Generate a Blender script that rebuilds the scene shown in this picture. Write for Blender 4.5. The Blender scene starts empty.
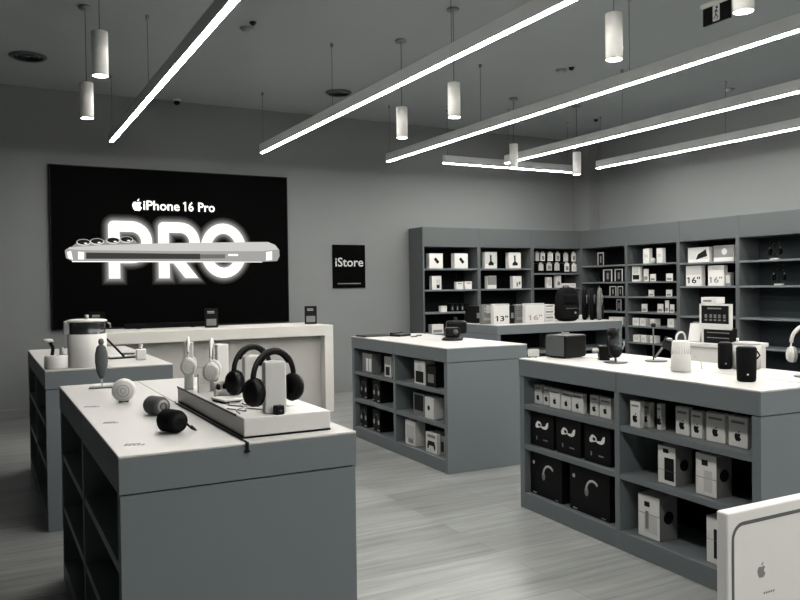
import bpy, bmesh, math, random
from mathutils import Vector, Matrix
random.seed(7)
PI = math.pi
SC = bpy.context.scene
COL = SC.collection

# ------------------------------------------------------------------ camera
FPX = 782.0
CAM_H = 1.35
def cam_axes(yaw, pitch, roll):
    cy, sy, cp, sp = math.cos(yaw), math.sin(yaw), math.cos(pitch), math.sin(pitch)
    f = Vector((sy*cp, cy*cp, sp)); r = Vector((cy, -sy, 0)); u = r.cross(f)
    c, s = math.cos(roll), math.sin(roll)
    return c*r + s*u, -s*r + c*u, f
RX, UX, FX = cam_axes(math.radians(28.2), math.radians(-1.0), math.radians(-0.73))
CP = Vector((0, 0, CAM_H))
cd = bpy.data.cameras.new('camera'); cam = bpy.data.objects.new('camera', cd); COL.objects.link(cam)
cd.sensor_width = 36.0; cd.lens = FPX*36.0/800.0; cd.clip_start = 0.05; cd.clip_end = 60
M = Matrix.Identity(4)
for i in range(3):
    M[i][0] = RX[i]; M[i][1] = UX[i]; M[i][2] = -FX[i]; M[i][3] = CP[i]
cam.matrix_world = M
SC.camera = cam

# ------------------------------------------------------------------ world, exposure
w = bpy.data.worlds.new('world'); SC.world = w; w.use_nodes = True
w.node_tree.nodes['Background'].inputs[0].default_value = (0.62, 0.82, 0.9, 1)
w.node_tree.nodes['Background'].inputs[1].default_value = 0.03
vs = SC.view_settings
vs.view_transform = 'Standard'; vs.look = 'None'; vs.gamma = 1.0; vs.use_curve_mapping = False
vs.exposure = 0.0
STRIP = 127.0      # emission of the light bars' diffusers
SPOT = 80.0      # emission of the pendant lamps' diffusers
SC.cycles.max_bounces = 10; SC.cycles.diffuse_bounces = 6; SC.cycles.sample_clamp_indirect = 4.0

# pixel of the photograph -> point on a plane of the room (measuring only)
def ray(px, py): return (px-400)/FPX*RX - (py-300)/FPX*UX + FX
def onz(px, py, z): d = ray(px, py); return CP + d*((z-CAM_H)/d.z)
def onx(px, py, x): d = ray(px, py); return CP + d*(x/d.x)
def ony(px, py, y): d = ray(px, py); return CP + d*(y/d.y)

# ------------------------------------------------------------------ materials
def mat(name, col, rough=0.5, metal=0.0, spec=0.5, emit=None, noise=0.0, nscale=40.0, bump=0.0, alpha=1.0, trans=0.0, stretch=None):
    m = bpy.data.materials.new(name); m.use_nodes = True
    nt = m.node_tree; b = nt.nodes['Principled BSDF']
    b.inputs['Base Color'].default_value = (*col, 1)
    b.inputs['Roughness'].default_value = rough
    b.inputs['Metallic'].default_value = metal
    b.inputs['Specular IOR Level'].default_value = spec
    b.inputs['Alpha'].default_value = alpha
    b.inputs['Transmission Weight'].default_value = trans
    if emit:
        b.inputs['Emission Color'].default_value = (*emit[0], 1)
        b.inputs['Emission Strength'].default_value = emit[1]
    if noise or bump:
        tc = nt.nodes.new('ShaderNodeTexCoord'); mp = nt.nodes.new('ShaderNodeMapping')
        if stretch: mp.inputs['Scale'].default_value = stretch
        nt.links.new(tc.outputs['Object'], mp.inputs[0])
        n = nt.nodes.new('ShaderNodeTexNoise'); n.inputs['Scale'].default_value = nscale; n.inputs['Detail'].default_value = 4
        nt.links.new(mp.outputs[0], n.inputs['Vector'])
        if noise:
            r = nt.nodes.new('ShaderNodeMapRange')
            r.inputs['To Min'].default_value = 1-noise; r.inputs['To Max'].default_value = 1+noise
            nt.links.new(n.outputs['Fac'], r.inputs['Value'])
            mx = nt.nodes.new('ShaderNodeMix'); mx.data_type = 'RGBA'; mx.blend_type = 'MULTIPLY'; mx.inputs[0].default_value = 1
            mx.inputs[6].default_value = (*col, 1)
            nt.links.new(r.outputs[0], mx.inputs[7]); nt.links.new(mx.outputs[2], b.inputs['Base Color'])
        if bump:
            bp = nt.nodes.new('ShaderNodeBump'); bp.inputs['Strength'].default_value = bump; bp.inputs['Distance'].default_value = 0.002
            nt.links.new(n.outputs['Fac'], bp.inputs['Height']); nt.links.new(bp.outputs[0], b.inputs['Normal'])
    return m
WALL = mat('painted_wall', (0.172, 0.181, 0.181), 0.85, spec=0.15, noise=0.04, nscale=3)
CEIL = mat('ceiling_paint', (0.355, 0.380, 0.382), 0.9, spec=0.1, noise=0.03, nscale=2)
CAB = mat('grey_laminate', (0.122, 0.139, 0.146), 0.55, spec=0.25, noise=0.04, nscale=6)
UNIT = mat('shelf_unit_laminate', (0.072, 0.080, 0.082), 0.6, spec=0.2, noise=0.03, nscale=6)
SHELFM = mat('shelf_laminate', (0.112, 0.127, 0.133), 0.5, spec=0.3, noise=0.03, nscale=6)
INNER = mat('dark_back_board', (0.004, 0.005, 0.006), 0.8, spec=0.08, noise=0.1, nscale=5)
INNERG = mat('slate_back_board', (0.018, 0.024, 0.028), 0.6, spec=0.2, noise=0.1, nscale=5)
TOP = mat('white_countertop', (0.425, 0.418, 0.405), 0.4, spec=0.3, noise=0.02, nscale=4)
BENCH = mat('white_bench_paint', (0.53, 0.516, 0.488), 0.5, spec=0.2, noise=0.02, nscale=4)
PANEL = mat('greige_panel', (0.38, 0.372, 0.35), 0.6, spec=0.2, noise=0.03, nscale=5)
WHITE = mat('white_plastic', (0.55, 0.545, 0.525), 0.4, spec=0.3, noise=0.02, nscale=20)
CARD = mat('white_carton', (0.56, 0.555, 0.535), 0.6, spec=0.3, noise=0.03, nscale=25)
CARDG = mat('grey_carton', (0.15, 0.155, 0.152), 0.6, spec=0.3, noise=0.05, nscale=25)
CARDD = mat('black_carton', (0.0028, 0.003, 0.0032), 0.55, spec=0.12, noise=0.1, nscale=25)
INK = mat('black_ink', (0.005, 0.005, 0.0055), 0.6, spec=0.12)
INKG = mat('grey_ink', (0.16, 0.16, 0.16), 0.5, spec=0.3)
INKL = mat('pale_ink', (0.42, 0.42, 0.41), 0.5, spec=0.3)
INKW = mat('white_ink', (0.7, 0.7, 0.68), 0.5, spec=0.3)
BLACK = mat('black_plastic', (0.0025, 0.0025, 0.0028), 0.4, spec=0.16, noise=0.1, nscale=30)
BLACKM = mat('black_mesh_fabric', (0.003, 0.0032, 0.0035), 0.85, spec=0.08, noise=0.3, nscale=300, bump=0.5)
GREY = mat('grey_plastic', (0.075, 0.08, 0.08), 0.4, spec=0.3, noise=0.05, nscale=30)
GREYM = mat('grey_mesh_fabric', (0.075, 0.082, 0.082), 0.85, spec=0.2, noise=0.25, nscale=250, bump=0.5)
SILVER = mat('brushed_metal', (0.42, 0.42, 0.41), 0.3, metal=0.9, noise=0.05, nscale=30)
STEEL = mat('dull_steel', (0.25, 0.25, 0.25), 0.45, metal=0.6, noise=0.05, nscale=30)
GLASS = mat('clear_acrylic', (0.8, 0.82, 0.82), 0.05, spec=0.5, alpha=0.25, noise=0.02)
HOUSING = mat('grey_housing', (0.46, 0.475, 0.47), 0.5, metal=0.0, noise=0.03, nscale=10)
PEND = mat('white_lamp_metal', (0.62, 0.615, 0.59), 0.45, noise=0.02, nscale=15)
CABLE = mat('lamp_cable', (0.05, 0.052, 0.053), 0.5, noise=0.05)
DIFF = mat('light_bar_diffuser', (0.8, 0.8, 0.78), 0.5, emit=((1.0, 0.972, 0.92), STRIP), noise=0.01)
DIFS = mat('lamp_diffuser', (0.8, 0.8, 0.78), 0.5, emit=((1.0, 0.95, 0.87), SPOT), noise=0.01)
BASEB = mat('baseboard_paint', (0.16, 0.166, 0.164), 0.6, spec=0.3, noise=0.03, nscale=6)
PACK = mat('black_nylon', (0.0025, 0.0026, 0.0028), 0.8, spec=0.1, noise=0.2, nscale=80, bump=0.4)
PACKG = mat('grey_nylon', (0.10, 0.105, 0.105), 0.75, spec=0.3, noise=0.2, nscale=60, bump=0.4)
PALEN = mat('pale_nylon', (0.24, 0.245, 0.24), 0.7, spec=0.2, noise=0.15, nscale=60, bump=0.3)
SCREENB = mat('black_screen', (0.0006, 0.0006, 0.0006), 0.6, spec=0.02, emit=((1, 1, 1), 0.0005), noise=0.02)
def glow(name, s, c=(1.0, 0.98, 0.94)):
    return mat(name, (0.0, 0.0, 0.0), 0.6, spec=0.1, emit=(c, s), noise=0.01)

def floor_mat():
    m = bpy.data.materials.new('grey_wood_planks'); m.use_nodes = True; nt = m.node_tree; b = nt.nodes['Principled BSDF']
    tc = nt.nodes.new('ShaderNodeTexCoord')
    br = nt.nodes.new('ShaderNodeTexBrick'); br.inputs['Scale'].default_value = 1.0
    br.inputs['Brick Width'].default_value = 1.4; br.inputs['Row Height'].default_value = 0.18
    br.inputs['Mortar Size'].default_value = 0.0015; br.offset = 0.37
    br.inputs['Color1'].default_value = (0.78, 0.78, 0.78, 1); br.inputs['Color2'].default_value = (1.1, 1.1, 1.1, 1)
    br.inputs['Mortar'].default_value = (0.4, 0.4, 0.4, 1)
    nt.links.new(tc.outputs['Object'], br.inputs['Vector'])
    mp = nt.nodes.new('ShaderNodeMapping'); mp.inputs['Scale'].default_value = (0.7, 11, 1)
    nt.links.new(tc.outputs['Object'], mp.inputs[0])
    n = nt.nodes.new('ShaderNodeTexNoise'); n.inputs['Scale'].default_value = 2.2; n.inputs['Detail'].default_value = 8; n.inputs['Roughness'].default_value = 0.65
    nt.links.new(mp.outputs[0], n.inputs['Vector'])
    cr = nt.nodes.new('ShaderNodeValToRGB')
    cr.color_ramp.elements[0].position = 0.3; cr.color_ramp.elements[0].color = (0.115, 0.125, 0.126, 1)
    cr.color_ramp.elements[1].position = 0.72; cr.color_ramp.elements[1].color = (0.262, 0.264, 0.255, 1)
    nt.links.new(n.outputs['Fac'], cr.inputs[0])
    mx = nt.nodes.new('ShaderNodeMix'); mx.data_type = 'RGBA'; mx.blend_type = 'MULTIPLY'; mx.inputs[0].default_value = 1
    nt.links.new(cr.outputs[0], mx.inputs[6]); nt.links.new(br.outputs['Color'], mx.inputs[7])
    nt.links.new(mx.outputs[2], b.inputs['Base Color'])
    b.inputs['Roughness'].default_value = 0.34; b.inputs['Specular IOR Level'].default_value = 0.4
    bp = nt.nodes.new('ShaderNodeBump'); bp.inputs['Strength'].default_value = 0.15; bp.inputs['Distance'].default_value = 0.003
    nt.links.new(n.outputs['Fac'], bp.inputs['Height']); nt.links.new(bp.outputs[0], b.inputs['Normal'])
    return m
FLOOR = floor_mat()

# ------------------------------------------------------------------ mesh helpers
class MB:
    def __init__(s): s.bm = bmesh.new(); s.mi = 0
    def _fin(s, vs_, M=None):
        if M is not None: bmesh.ops.transform(s.bm, matrix=M, verts=vs_)
        for v in vs_:
            for f in v.link_faces: f.material_index = s.mi
        return s
    def box(s, x0, x1, y0, y1, z0, z1, r=0.0, seg=2, M=None):
        b2 = bmesh.new()
        bmesh.ops.create_cube(b2, size=1)
        for v in b2.verts:
            v.co = Vector((x0+(v.co.x+.5)*(x1-x0), y0+(v.co.y+.5)*(y1-y0), z0+(v.co.z+.5)*(z1-z0)))
        if r > 0:
            bmesh.ops.bevel(b2, geom=list(b2.edges), offset=r, segments=seg, profile=0.5, affect='EDGES', clamp_overlap=True)
        return s.merge(b2, M)
    def merge(s, b2, M=None):
        mp = {}
        vs_ = []
        for v in b2.verts:
            nv = s.bm.verts.new(v.co); mp[v] = nv; vs_.append(nv)
        for f in b2.faces:
            try:
                nf = s.bm.faces.new([mp[v] for v in f.verts]); nf.material_index = s.mi; nf.smooth = f.smooth
            except ValueError: pass
        b2.free()
        if M is not None: bmesh.ops.transform(s.bm, matrix=M, verts=vs_)
        return s
    def lathe(s, prof, seg=32, M=None, smooth=True):
        b2 = bmesh.new(); rings = []
        for r, z in prof:
            if r < 1e-6: rings.append([b2.verts.new((0, 0, z))])
            else: rings.append([b2.verts.new((r*math.cos(2*PI*k/seg), r*math.sin(2*PI*k/seg), z)) for k in range(seg)])
        for a, b in zip(rings[:-1], rings[1:]):
            for k in range(seg):
                k2 = (k+1) % seg
                if len(a) == 1 and len(b) == 1: continue
                if len(a) == 1: fv = [a[0], b[k2], b[k]]
                elif len(b) == 1: fv = [a[k], a[k2], b[0]]
                else: fv = [a[k], a[k2], b[k2], b[k]]
                f = b2.faces.new(fv); f.smooth = smooth
        bmesh.ops.recalc_face_normals(b2, faces=b2.faces)
        return s.merge(b2, M)
    def cyl(s, r, z0, z1, M=None, seg=24, bev=0.0):
        p = [(0, z0), (r-bev, z0)] + ([(r, z0+bev)] if bev else []) + ([(r, z1-bev)] if bev else []) + [(r-bev, z1), (0, z1)]
        b = MB(); b.lathe(p, seg, None, smooth=False)
        for f in b.bm.faces: f.smooth = abs(f.normal.z) < 0.5
        return s.merge(b.bm, M)
    def tube(s, pts, r, seg=8, closed=False, flat=None):
        pts = [Vector(p) for p in pts]; n = len(pts); b2 = bmesh.new(); rings = []; up = None
        for i, p in enumerate(pts):
            a = pts[(i-1) % n] if (closed or i > 0) else p
            c = pts[(i+1) % n] if (closed or i < n-1) else p
            t = (c-a).normalized()
            if up is None:
                up = Vector((0, 0, 1)) if abs(t.z) < 0.9 else Vector((0, 1, 0))
            side = t.cross(up).normalized(); up = side.cross(t).normalized()
            ra, rb = (r, r) if flat is None else flat
            rings.append([b2.verts.new(p + side*ra*math.cos(2*PI*k/seg) + up*rb*math.sin(2*PI*k/seg)) for k in range(seg)])
        m = n if closed else n-1
        for i in range(m):
            a, b = rings[i], rings[(i+1) % n]
            for k in range(seg):
                f = b2.faces.new([a[k], a[(k+1) % seg], b[(k+1) % seg], b[k]]); f.smooth = True
        if not closed:
            b2.faces.new(rings[0][::-1]); b2.faces.new(rings[-1])
        bmesh.ops.recalc_face_normals(b2, faces=b2.faces)
        return s.merge(b2)
    def prism(s, poly, t, M=None):        # polygon in the x-z plane, thickness t from y=0 towards -y
        b2 = bmesh.new()
        a = [b2.verts.new((x, -t, z)) for x, z in poly]; c = [b2.verts.new((x, 0, z)) for x, z in poly]
        n = len(poly)
        b2.faces.new(a); b2.faces.new(c[::-1])
        for k in range(n): b2.faces.new([a[k], c[k], c[(k+1) % n], a[(k+1) % n]])
        bmesh.ops.recalc_face_normals(b2, faces=b2.faces)
        return s.merge(b2, M)
    def build(s, name, mats, parent=None, bevel=0.0, loc=None, rz=None):
        me = bpy.data.meshes.new(name); s.bm.normal_update(); s.bm.to_mesh(me); s.bm.free()
        for m in (mats if isinstance(mats, (list, tuple)) else [mats]): me.materials.append(m)
        o = bpy.data.objects.new(name, me); COL.objects.link(o)
        if parent is not None: o.parent = parent
        if loc is not None: o.location = loc
        if rz is not None: o.rotation_euler = (0, 0, rz)
        if bevel:
            md = o.modifiers.new('bevel', 'BEVEL'); md.width = bevel; md.segments = 2; md.limit_method = 'ANGLE'
        return o
def tag(o, label, cat, group=None):
    o['label'] = label; o['category'] = cat
    if group: o['group'] = group
    return o
def thing(name, label, cat, loc, rz=0.0, group=None):
    o = bpy.data.objects.new(name, None); COL.objects.link(o); o.empty_display_size = 0.1
    o.location = Vector(loc) + Vector((0, 0, .0006 if 0.05 < loc[2] < 1.9 else 0)); o.rotation_euler = (0, 0, rz)
    return tag(o, label, cat, group)
def part(name, m, parent, fn, bevel=0.0, label=None):
    b = MB(); fn(b); o = b.build(name, m, parent, bevel)
    if label: o['label'] = label
    return o
def struct(name, m, fn, bevel=0.0):
    b = MB(); fn(b); o = b.build(name, m, None, bevel); o['kind'] = 'structure'; return o
def dup(root, loc, label, rz=None, group=None):
    r = root.copy(); COL.objects.link(r); r.location = loc; r['label'] = label
    if rz is not None: r.rotation_euler = (0, 0, rz)
    if group: r['group'] = group
    for ch in list(root.children):
        c = ch.copy(); COL.objects.link(c); c.parent = r
        for g in ch.children:
            d = g.copy(); COL.objects.link(d); d.parent = c
    return r
def T(x, y, z): return Matrix.Translation((x, y, z))
def R(a, ax): return Matrix.Rotation(a, 4, ax)
def text_obj(name, s, size, m, parent, loc, bold=0.0, ext=0.0004, align='CENTER', width=None, M=None, space=1.0):
    cu = bpy.data.curves.new(name, 'FONT'); cu.body = s; cu.size = size; cu.offset = bold; cu.extrude = ext
    cu.align_x = align; cu.align_y = 'BOTTOM_BASELINE'; cu.resolution_u = 3; cu.space_character = space
    t = bpy.data.objects.new(name, cu); COL.objects.link(t)
    bpy.context.view_layer.update()
    me = bpy.data.meshes.new_from_object(t.evaluated_get(bpy.context.evaluated_depsgraph_get()))
    bpy.data.objects.remove(t)
    me.name = name
    if s.startswith('1'):           # a flag for the plain stroke of the figure 1
        lo = min(v.co.x for v in me.vertices); hi = max(v.co.y for v in me.vertices); wb_ = size*.10
        if '"' in s: hi = size*.70
        bm_ = bmesh.new(); bm_.from_mesh(me)
        for zz_ in (ext,):
            bm_.faces.new([bm_.verts.new((lo+x_*wb_, hi+y_*wb_, zz_)) for x_, y_ in ((.3, 0), (-1.3, -1.1), (-1.3, -2.1), (.3, -1.2))])
        bm_.to_mesh(me); bm_.free()
    if width:
        xs = [v.co.x for v in me.vertices]; k = width/(max(xs)-min(xs))
        for v in me.vertices: v.co.x *= k
    me.transform(R(PI/2, 'X'))
    if M is not None: me.transform(M)
    me.materials.clear(); me.materials.append(m)
    o = bpy.data.objects.new(name, me); COL.objects.link(o); o.parent = parent; o.location = loc
    return o
def smooth_poly(pts, n=6):
    out = []; N = len(pts)
    for i in range(N):
        p0, p1, p2, p3 = pts[i-1], pts[i], pts[(i+1) % N], pts[(i+2) % N]
        for k in range(n):
            t = k/n
            out.append(tuple(0.5*((2*p1[j])+(-p0[j]+p2[j])*t+(2*p0[j]-5*p1[j]+4*p2[j]-p3[j])*t*t+(-p0[j]+3*p1[j]-3*p2[j]+p3[j])*t**3) for j in (0, 1)))
    return out
LOGO_BODY = smooth_poly([(0, .30), (.13, .36), (.27, .37), (.385, .27), (.30, .14), (.275, .0), (.33, -.11), (.43, -.17), (.36, -.34), (.24, -.48),
                         (.12, -.50), (0, -.46), (-.12, -.50), (-.24, -.47), (-.38, -.27), (-.45, -.02), (-.43, .18), (-.32, .33), (-.18, .37), (-.08, .34)], 4)
LOGO_LEAF = smooth_poly([(0, .42), (.02, .54), (.10, .63), (.20, .67), (.185, .56), (.11, .46)], 4)
def emblem(mb, x, z, h, t=0.0006, y=0.0):
    k = h/1.16
    for poly in (LOGO_BODY, LOGO_LEAF):
        mb.prism([(x+px*k, z+(pz-.08)*k) for px, pz in poly], t, T(0, y, 0))
def rounded_rect(x0, x1, z0, z1, r, n=5):
    out = []
    for cx, cz, a in ((x1-r, z1-r, 0), (x0+r, z1-r, 1), (x0+r, z0+r, 2), (x1-r, z0+r, 3)):
        for k in range(n+1):
            t = (a + k/n)*PI/2
            out.append((cx+r*math.cos(t), cz+r*math.sin(t)))
    return out
def disc_poly(cx, cz, r, n=20, rz=None):
    rz = rz or r
    return [(cx+r*math.cos(2*PI*k/n), cz+rz*math.sin(2*PI*k/n)) for k in range(n)]

# ------------------------------------------------------------------ room shell
WY, WX, LX, FY, CZ = 9.22, 8.12, -2.6, -6.0, 3.52
struct('floor', FLOOR, lambda b: b.box(LX-.1, WX+.15, FY-.1, WY+.15, -.1, 0))
struct('ceiling', CEIL, lambda b: b.box(LX-.1, WX+.15, FY-.1, WY+.15, CZ, CZ+.1))
struct('wall_back', WALL, lambda b: b.box(LX-.1, WX+.15, WY, WY+.15, 0, CZ))
struct('wall_right', WALL, lambda b: b.box(WX, WX+.15, FY-.1, WY, 0, CZ))
struct('wall_left', mat('dark_wall_paint', (0.07, 0.078, 0.08), 0.8, spec=0.15, noise=0.04, nscale=3), lambda b: b.box(LX-.1, LX, FY-.1, WY, 0, CZ))  # unseen wall, coloured darker than the others to cut bounced light
struct('baseboard_back', BASEB, lambda b: b.box(LX, 5.08, WY-.014, WY, 0, .10), bevel=.003)
struct('trim_1', WALL, lambda b: b.box(7.94, WX, 8.86, WY, 0, CZ))        # boxed column in the corner

# ------------------------------------------------------------------ hanging light bars
def light_bar(loc, length, label, rz=0.0, anchors=(), cuts=()):
    """bar runs along local -y from its end at the origin"""
    t = thing('light_bar', label, 'ceiling light', loc, rz, 'hanging linear light bars')
    W = .027
    part('housing', HOUSING, t, lambda b: b.box(-W, W, -length, 0, .006, .10), bevel=.003)
    part('diffuser', DIFF, t, lambda b: b.box(-.0165, .0165, -length+.006, -.004, 0, .012))
    for y in anchors:
        part('suspension_cable', CABLE, t, lambda b: b.cyl(.0022, .10, CZ-loc[2], T(0, y, 0), 8))
        part('ceiling_anchor', STEEL, t, lambda b: b.cyl(.014, CZ-loc[2]-.035, CZ-loc[2], T(0, y, 0), 14, .003))
    return t
BZ = 2.855
AN = (-.06, -2.0, -4.0, -6.0, -8.0, -10.0, -12.0)
bars = [((1.205, 8.42, BZ), 12.9, 'long hanging light bar over the left counters, leftmost of the five parallel bars'),
        ((2.80, 8.45, BZ), 12.9, 'long hanging light bar ending above the right edge of the black screen'),
        ((4.37, 8.42, BZ), 12.9, 'long hanging light bar ending above the square store sign'),
        ((5.78, 7.95, BZ), 12.4, 'hanging light bar crossing in front of the short crosswise bar'),
        ((7.14, 7.81, BZ), 12.3, 'hanging light bar nearest the right wall, above the corner shelves')]
for l, n, s in bars: light_bar(l, n, s, 0, AN)
light_bar((5.05, 8.24, BZ), 2.02, 'short light bar hung crosswise along the back wall above the shelf units', PI/2, (-.06, -1.96))

# ------------------------------------------------------------------ pendant lamps
def pendant(loc, label):
    t = thing('pendant_lamp', label, 'pendant lamp', loc, 0, 'white cylinder pendant lamps')
    H = .272; r = .049
    part('shade', PEND, t, lambda b: b.lathe([(0, H), (r-.003, H), (r, H-.003), (r, 0), (r-.004, 0), (r-.004, .02), (0, .02)], 32, None, False).bm and [setattr(f, 'smooth', abs(f.normal.z) < .5) for f in b.bm.faces])
    part('diffuser', DIFS, t, lambda b: b.cyl(r-.0045, .004, .019, None, 28))
    part('cable', CABLE, t, lambda b: b.cyl(.003, H, CZ-loc[2]-.02, None, 8))
    part('canopy', STEEL, t, lambda b: b.cyl(.05, CZ-loc[2]-.022, CZ-loc[2], None, 28, .005))
    return t
PL = [((.675, 5.12, 2.665), 'white cylinder pendant lamp upper left, right and nearer of the left pair'),
      ((.745, 6.42, 2.665), 'white cylinder pendant lamp upper left, lower and farther of the left pair'),
      ((3.308, 6.09, 2.657), 'white cylinder pendant lamp just left of its taller twin below the second light bar'),
      ((3.303, 5.22, 2.668), 'white cylinder pendant lamp hanging mid ceiling, right one of the middle pair'),
      ((3.30, 3.46, 2.66), 'large white cylinder pendant lamp hanging alone between two light bars right of centre'),
      ((3.29, 2.57, 2.66), 'white cylinder pendant lamp cut by the top edge, beside the exit sign'),
      ((5.50, 7.41, 2.715), 'white cylinder pendant lamp in front of the crosswise bar, at its middle'),
      ((6.44, 7.40, 2.685), 'white cylinder pendant lamp at the right end of the crosswise bar')]
pe = pendant(*PL[0])
for l, s in PL[1:]:
    pendant(l, s)

# ------------------------------------------------------------------ ceiling fittings
def vent(p, r, label):
    t = thing('ceiling_vent', label, 'vent', (p.x, p.y, CZ-.022), 0, 'round dark ceiling vents')
    part('rim', GREY, t, lambda b: b.lathe([(r*.8, .022), (r, .022), (r, .012), (r*.86, 0), (r*.8, .008)], 36), label='dark rim')
    part('cone', BLACK, t, lambda b: [b.lathe([(r*k, .010), (r*(k-.14), .021), (r*(k-.16), .021), (r*(k-.02), .010)], 32) for k in (.8, .56, .34)])
vent(onz(28, 56, CZ), .165, 'round dark ceiling vent at the far left')
vent(onz(338.5, 92.5, CZ), .145, 'round dark ceiling vent above the middle light bars')
def detector(p, label):
    t = thing('smoke_detector', label, 'detector', (p.x, p.y, CZ-.045), 0, 'ceiling detectors')
    part('body', CEIL, t, lambda b: b.lathe([(0, .012), (.026, .012), (.038, .020), (.045, .034), (.045, .045), (0, .045)], 28))
    part('base_ring', STEEL, t, lambda b: b.lathe([(.05, .036), (.058, .037), (.058, .045), (.05, .045)], 28))
detector(onz(247, 28, CZ), 'small round detector on the ceiling right of the first light bar')
detector(onz(561, 70, CZ), 'small round detector on the ceiling left of the lone pendant lamp')
detector(onz(729, 89, CZ), 'small round detector on the ceiling between two bars at far right')
def hole(p, label):
    o = part('sprinkler', BLACK, None, lambda b: b.lathe([(0, 0), (.012, 0), (.016, .006), (.028, .018), (.03, .03), (0, .03)], 20))
    o.location = (p.x, p.y, CZ-.03); tag(o, label, 'sprinkler', 'black ceiling sprinklers')
hole(onz(253, 22, CZ), 'black ceiling sprinkler beside the detector right of the first light bar')
hole(onz(571.5, 67.5, CZ), 'black ceiling sprinkler beside the detector left of the lone pendant')
p = onz(596, 119.5, CZ)
hole(p, 'black ceiling sprinkler above the corner, between two light bars')
pc = onz(177, 97.5, 3.50)
t = thing('security_camera', 'tiny white dome camera at the ceiling edge of the back wall', 'camera', (2.02, 9.1, CZ-.07))
part('mount', WHITE, t, lambda b: b.cyl(.045, .045, .07, None, 24, .004))
part('dome', BLACK, t, lambda b: b.lathe([(0, 0), (.018, .004), (.033, .018), (.038, .045), (0, .045)], 24))
q = onz(717, 13.5, 3.16)
t = thing('exit_sign', 'black hanging exit sign with white pictogram, beside the topmost right pendant', 'sign', (q.x, q.y, 3.10), -PI/2)
part('light_bar', PEND, t, lambda b: b.box(-.13, .13, -.022, .022, .118, .155, .017, 3), label='white oblong lamp above the sign')
part('sign_panel', BLACK, t, lambda b: b.box(-.11, .11, -.008, .008, 0, .12), bevel=.002)
part('mounting_post', PEND, t, lambda b: b.cyl(.010, .15, CZ-3.10, None, 12))
def runner(b):
    b.prism(rounded_rect(-.028, .028, .010, .118, .008), .0006, T(0, -.008, 0))
def man(b):
    b.prism(disc_poly(.006, .100, .009), .0006, T(0, -.0087, 0))
    for a, c, wd in (((.002, .088), (-.004, .055), .008), ((-.004, .057), (.012, .036), .006), ((.012, .036), (.004, .018), .005), ((-.004, .057), (-.012, .036), .006),
                     ((-.012, .036), (-.022, .028), .005), ((.001, .085), (.015, .068), .005), ((.001, .085), (-.014, .074), .005)):
        d = Vector((c[0]-a[0], c[1]-a[1])); n = Vector((-d.y, d.x)).normalized()*wd*.5
        b.prism([(a[0]+n.x, a[1]+n.y), (a[0]-n.x, a[1]-n.y), (c[0]-n.x, c[1]-n.y), (c[0]+n.x, c[1]+n.y)], .0006, T(0, -.0087, 0))
part('pictogram_ground', INKW, t, runner); part('pictogram', INK, t, man)

# ------------------------------------------------------------------ screen on the back wall
TVY = 9.165
a, c = ony(48.6, 163.2, TVY), ony(289.5, 320.6, TVY)
TX0, TX1, TZ0, TZ1 = .668, 3.36, .930, 2.712
t = thing('wall_screen', 'huge black wall screen showing a glowing advert on the back wall', 'screen', (0, TVY, 0))
part('casing', BLACK, t, lambda b: b.box(TX0, TX1, .004, WY-TVY, TZ0, TZ1), bevel=.004)
scr = part('display', SCREENB, t, lambda b: b.box(TX0+.012, TX1-.012, 0, .004, TZ0+.012, TZ1-.012))
def tv(px, py): q = ony(px, py, TVY); return q.x, q.z
# headline with emblem
x0, z0 = tv(142.0, 209.4); x1, z1 = tv(214.5, 212.6)
G1 = glow('screen_white', 1.6)
for wd_, ua, ub in (('iPhone', 143.2, 179.6), ('16', 183.0, 193.4), ('Pro', 198.0, 214.6)):
    wa, wb = tv(ua, 210.5), tv(ub, 212)
    text_obj('headline_word', wd_, .148, G1, t, ((wa[0]+wb[0])/2, -.0006, wz_ if (wz_ := (z0+z1)/2+.003) else 0), bold=.0026, width=wb[0]-wa[0])
ex, ez = tv(137.2, 204.8)
part('emblem', G1, t, lambda b: emblem(b, ex, ez, .135))
# big word with its halo
wx0, wz0 = tv(109, 278.5); wx1, _ = tv(246.5, 277); _, wz1 = tv(180, 222.5)
cxw = (wx0+wx1)/2
def word(nm, s, dy, bold, zoff=0):
    return text_obj(nm, 'PRO', 1, s, t, (cxw, dy, 0), bold=0, M=None)
def ppath():
    W = wx1-wx0; H = wz1-wz0
    return W, H
def arc(cx, cz, rx, rz, a0, a1, n):
    return [(cx+rx*math.cos(a0+(a1-a0)*k/n), cz+rz*math.sin(a0+(a1-a0)*k/n)) for k in range(n+1)]
def stroke(b, pts, wd, y, closed=False):
    """flat ribbon of width wd with round joints in the x-z plane"""
    n = len(pts)
    V = [Vector(p_) for p_ in pts]; L = []; Rr = []
    for i in range(n):
        pa = V[(i-1) % n] if (closed or i > 0) else V[i]; pb = V[(i+1) % n] if (closed or i < n-1) else V[i]
        d = (pb-pa).normalized(); nn = Vector((-d.y, d.x))*wd*.5
        L.append(b.bm.verts.new((V[i].x+nn.x, y, V[i].y+nn.y))); Rr.append(b.bm.verts.new((V[i].x-nn.x, y, V[i].y-nn.y)))
    for i in range(n if closed else n-1):
        j = (i+1) % n
        f = b.bm.faces.new([L[i], Rr[i], Rr[j], L[j]])
def cap(b, x, z, r, y, n=16):
    b.bm.faces.new([b.bm.verts.new((x+r*math.cos(2*PI*k/n), y, z+r*math.sin(2*PI*k/n))) for k in range(n)])
W_, H_ = wx1-wx0, wz1-wz0
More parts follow.
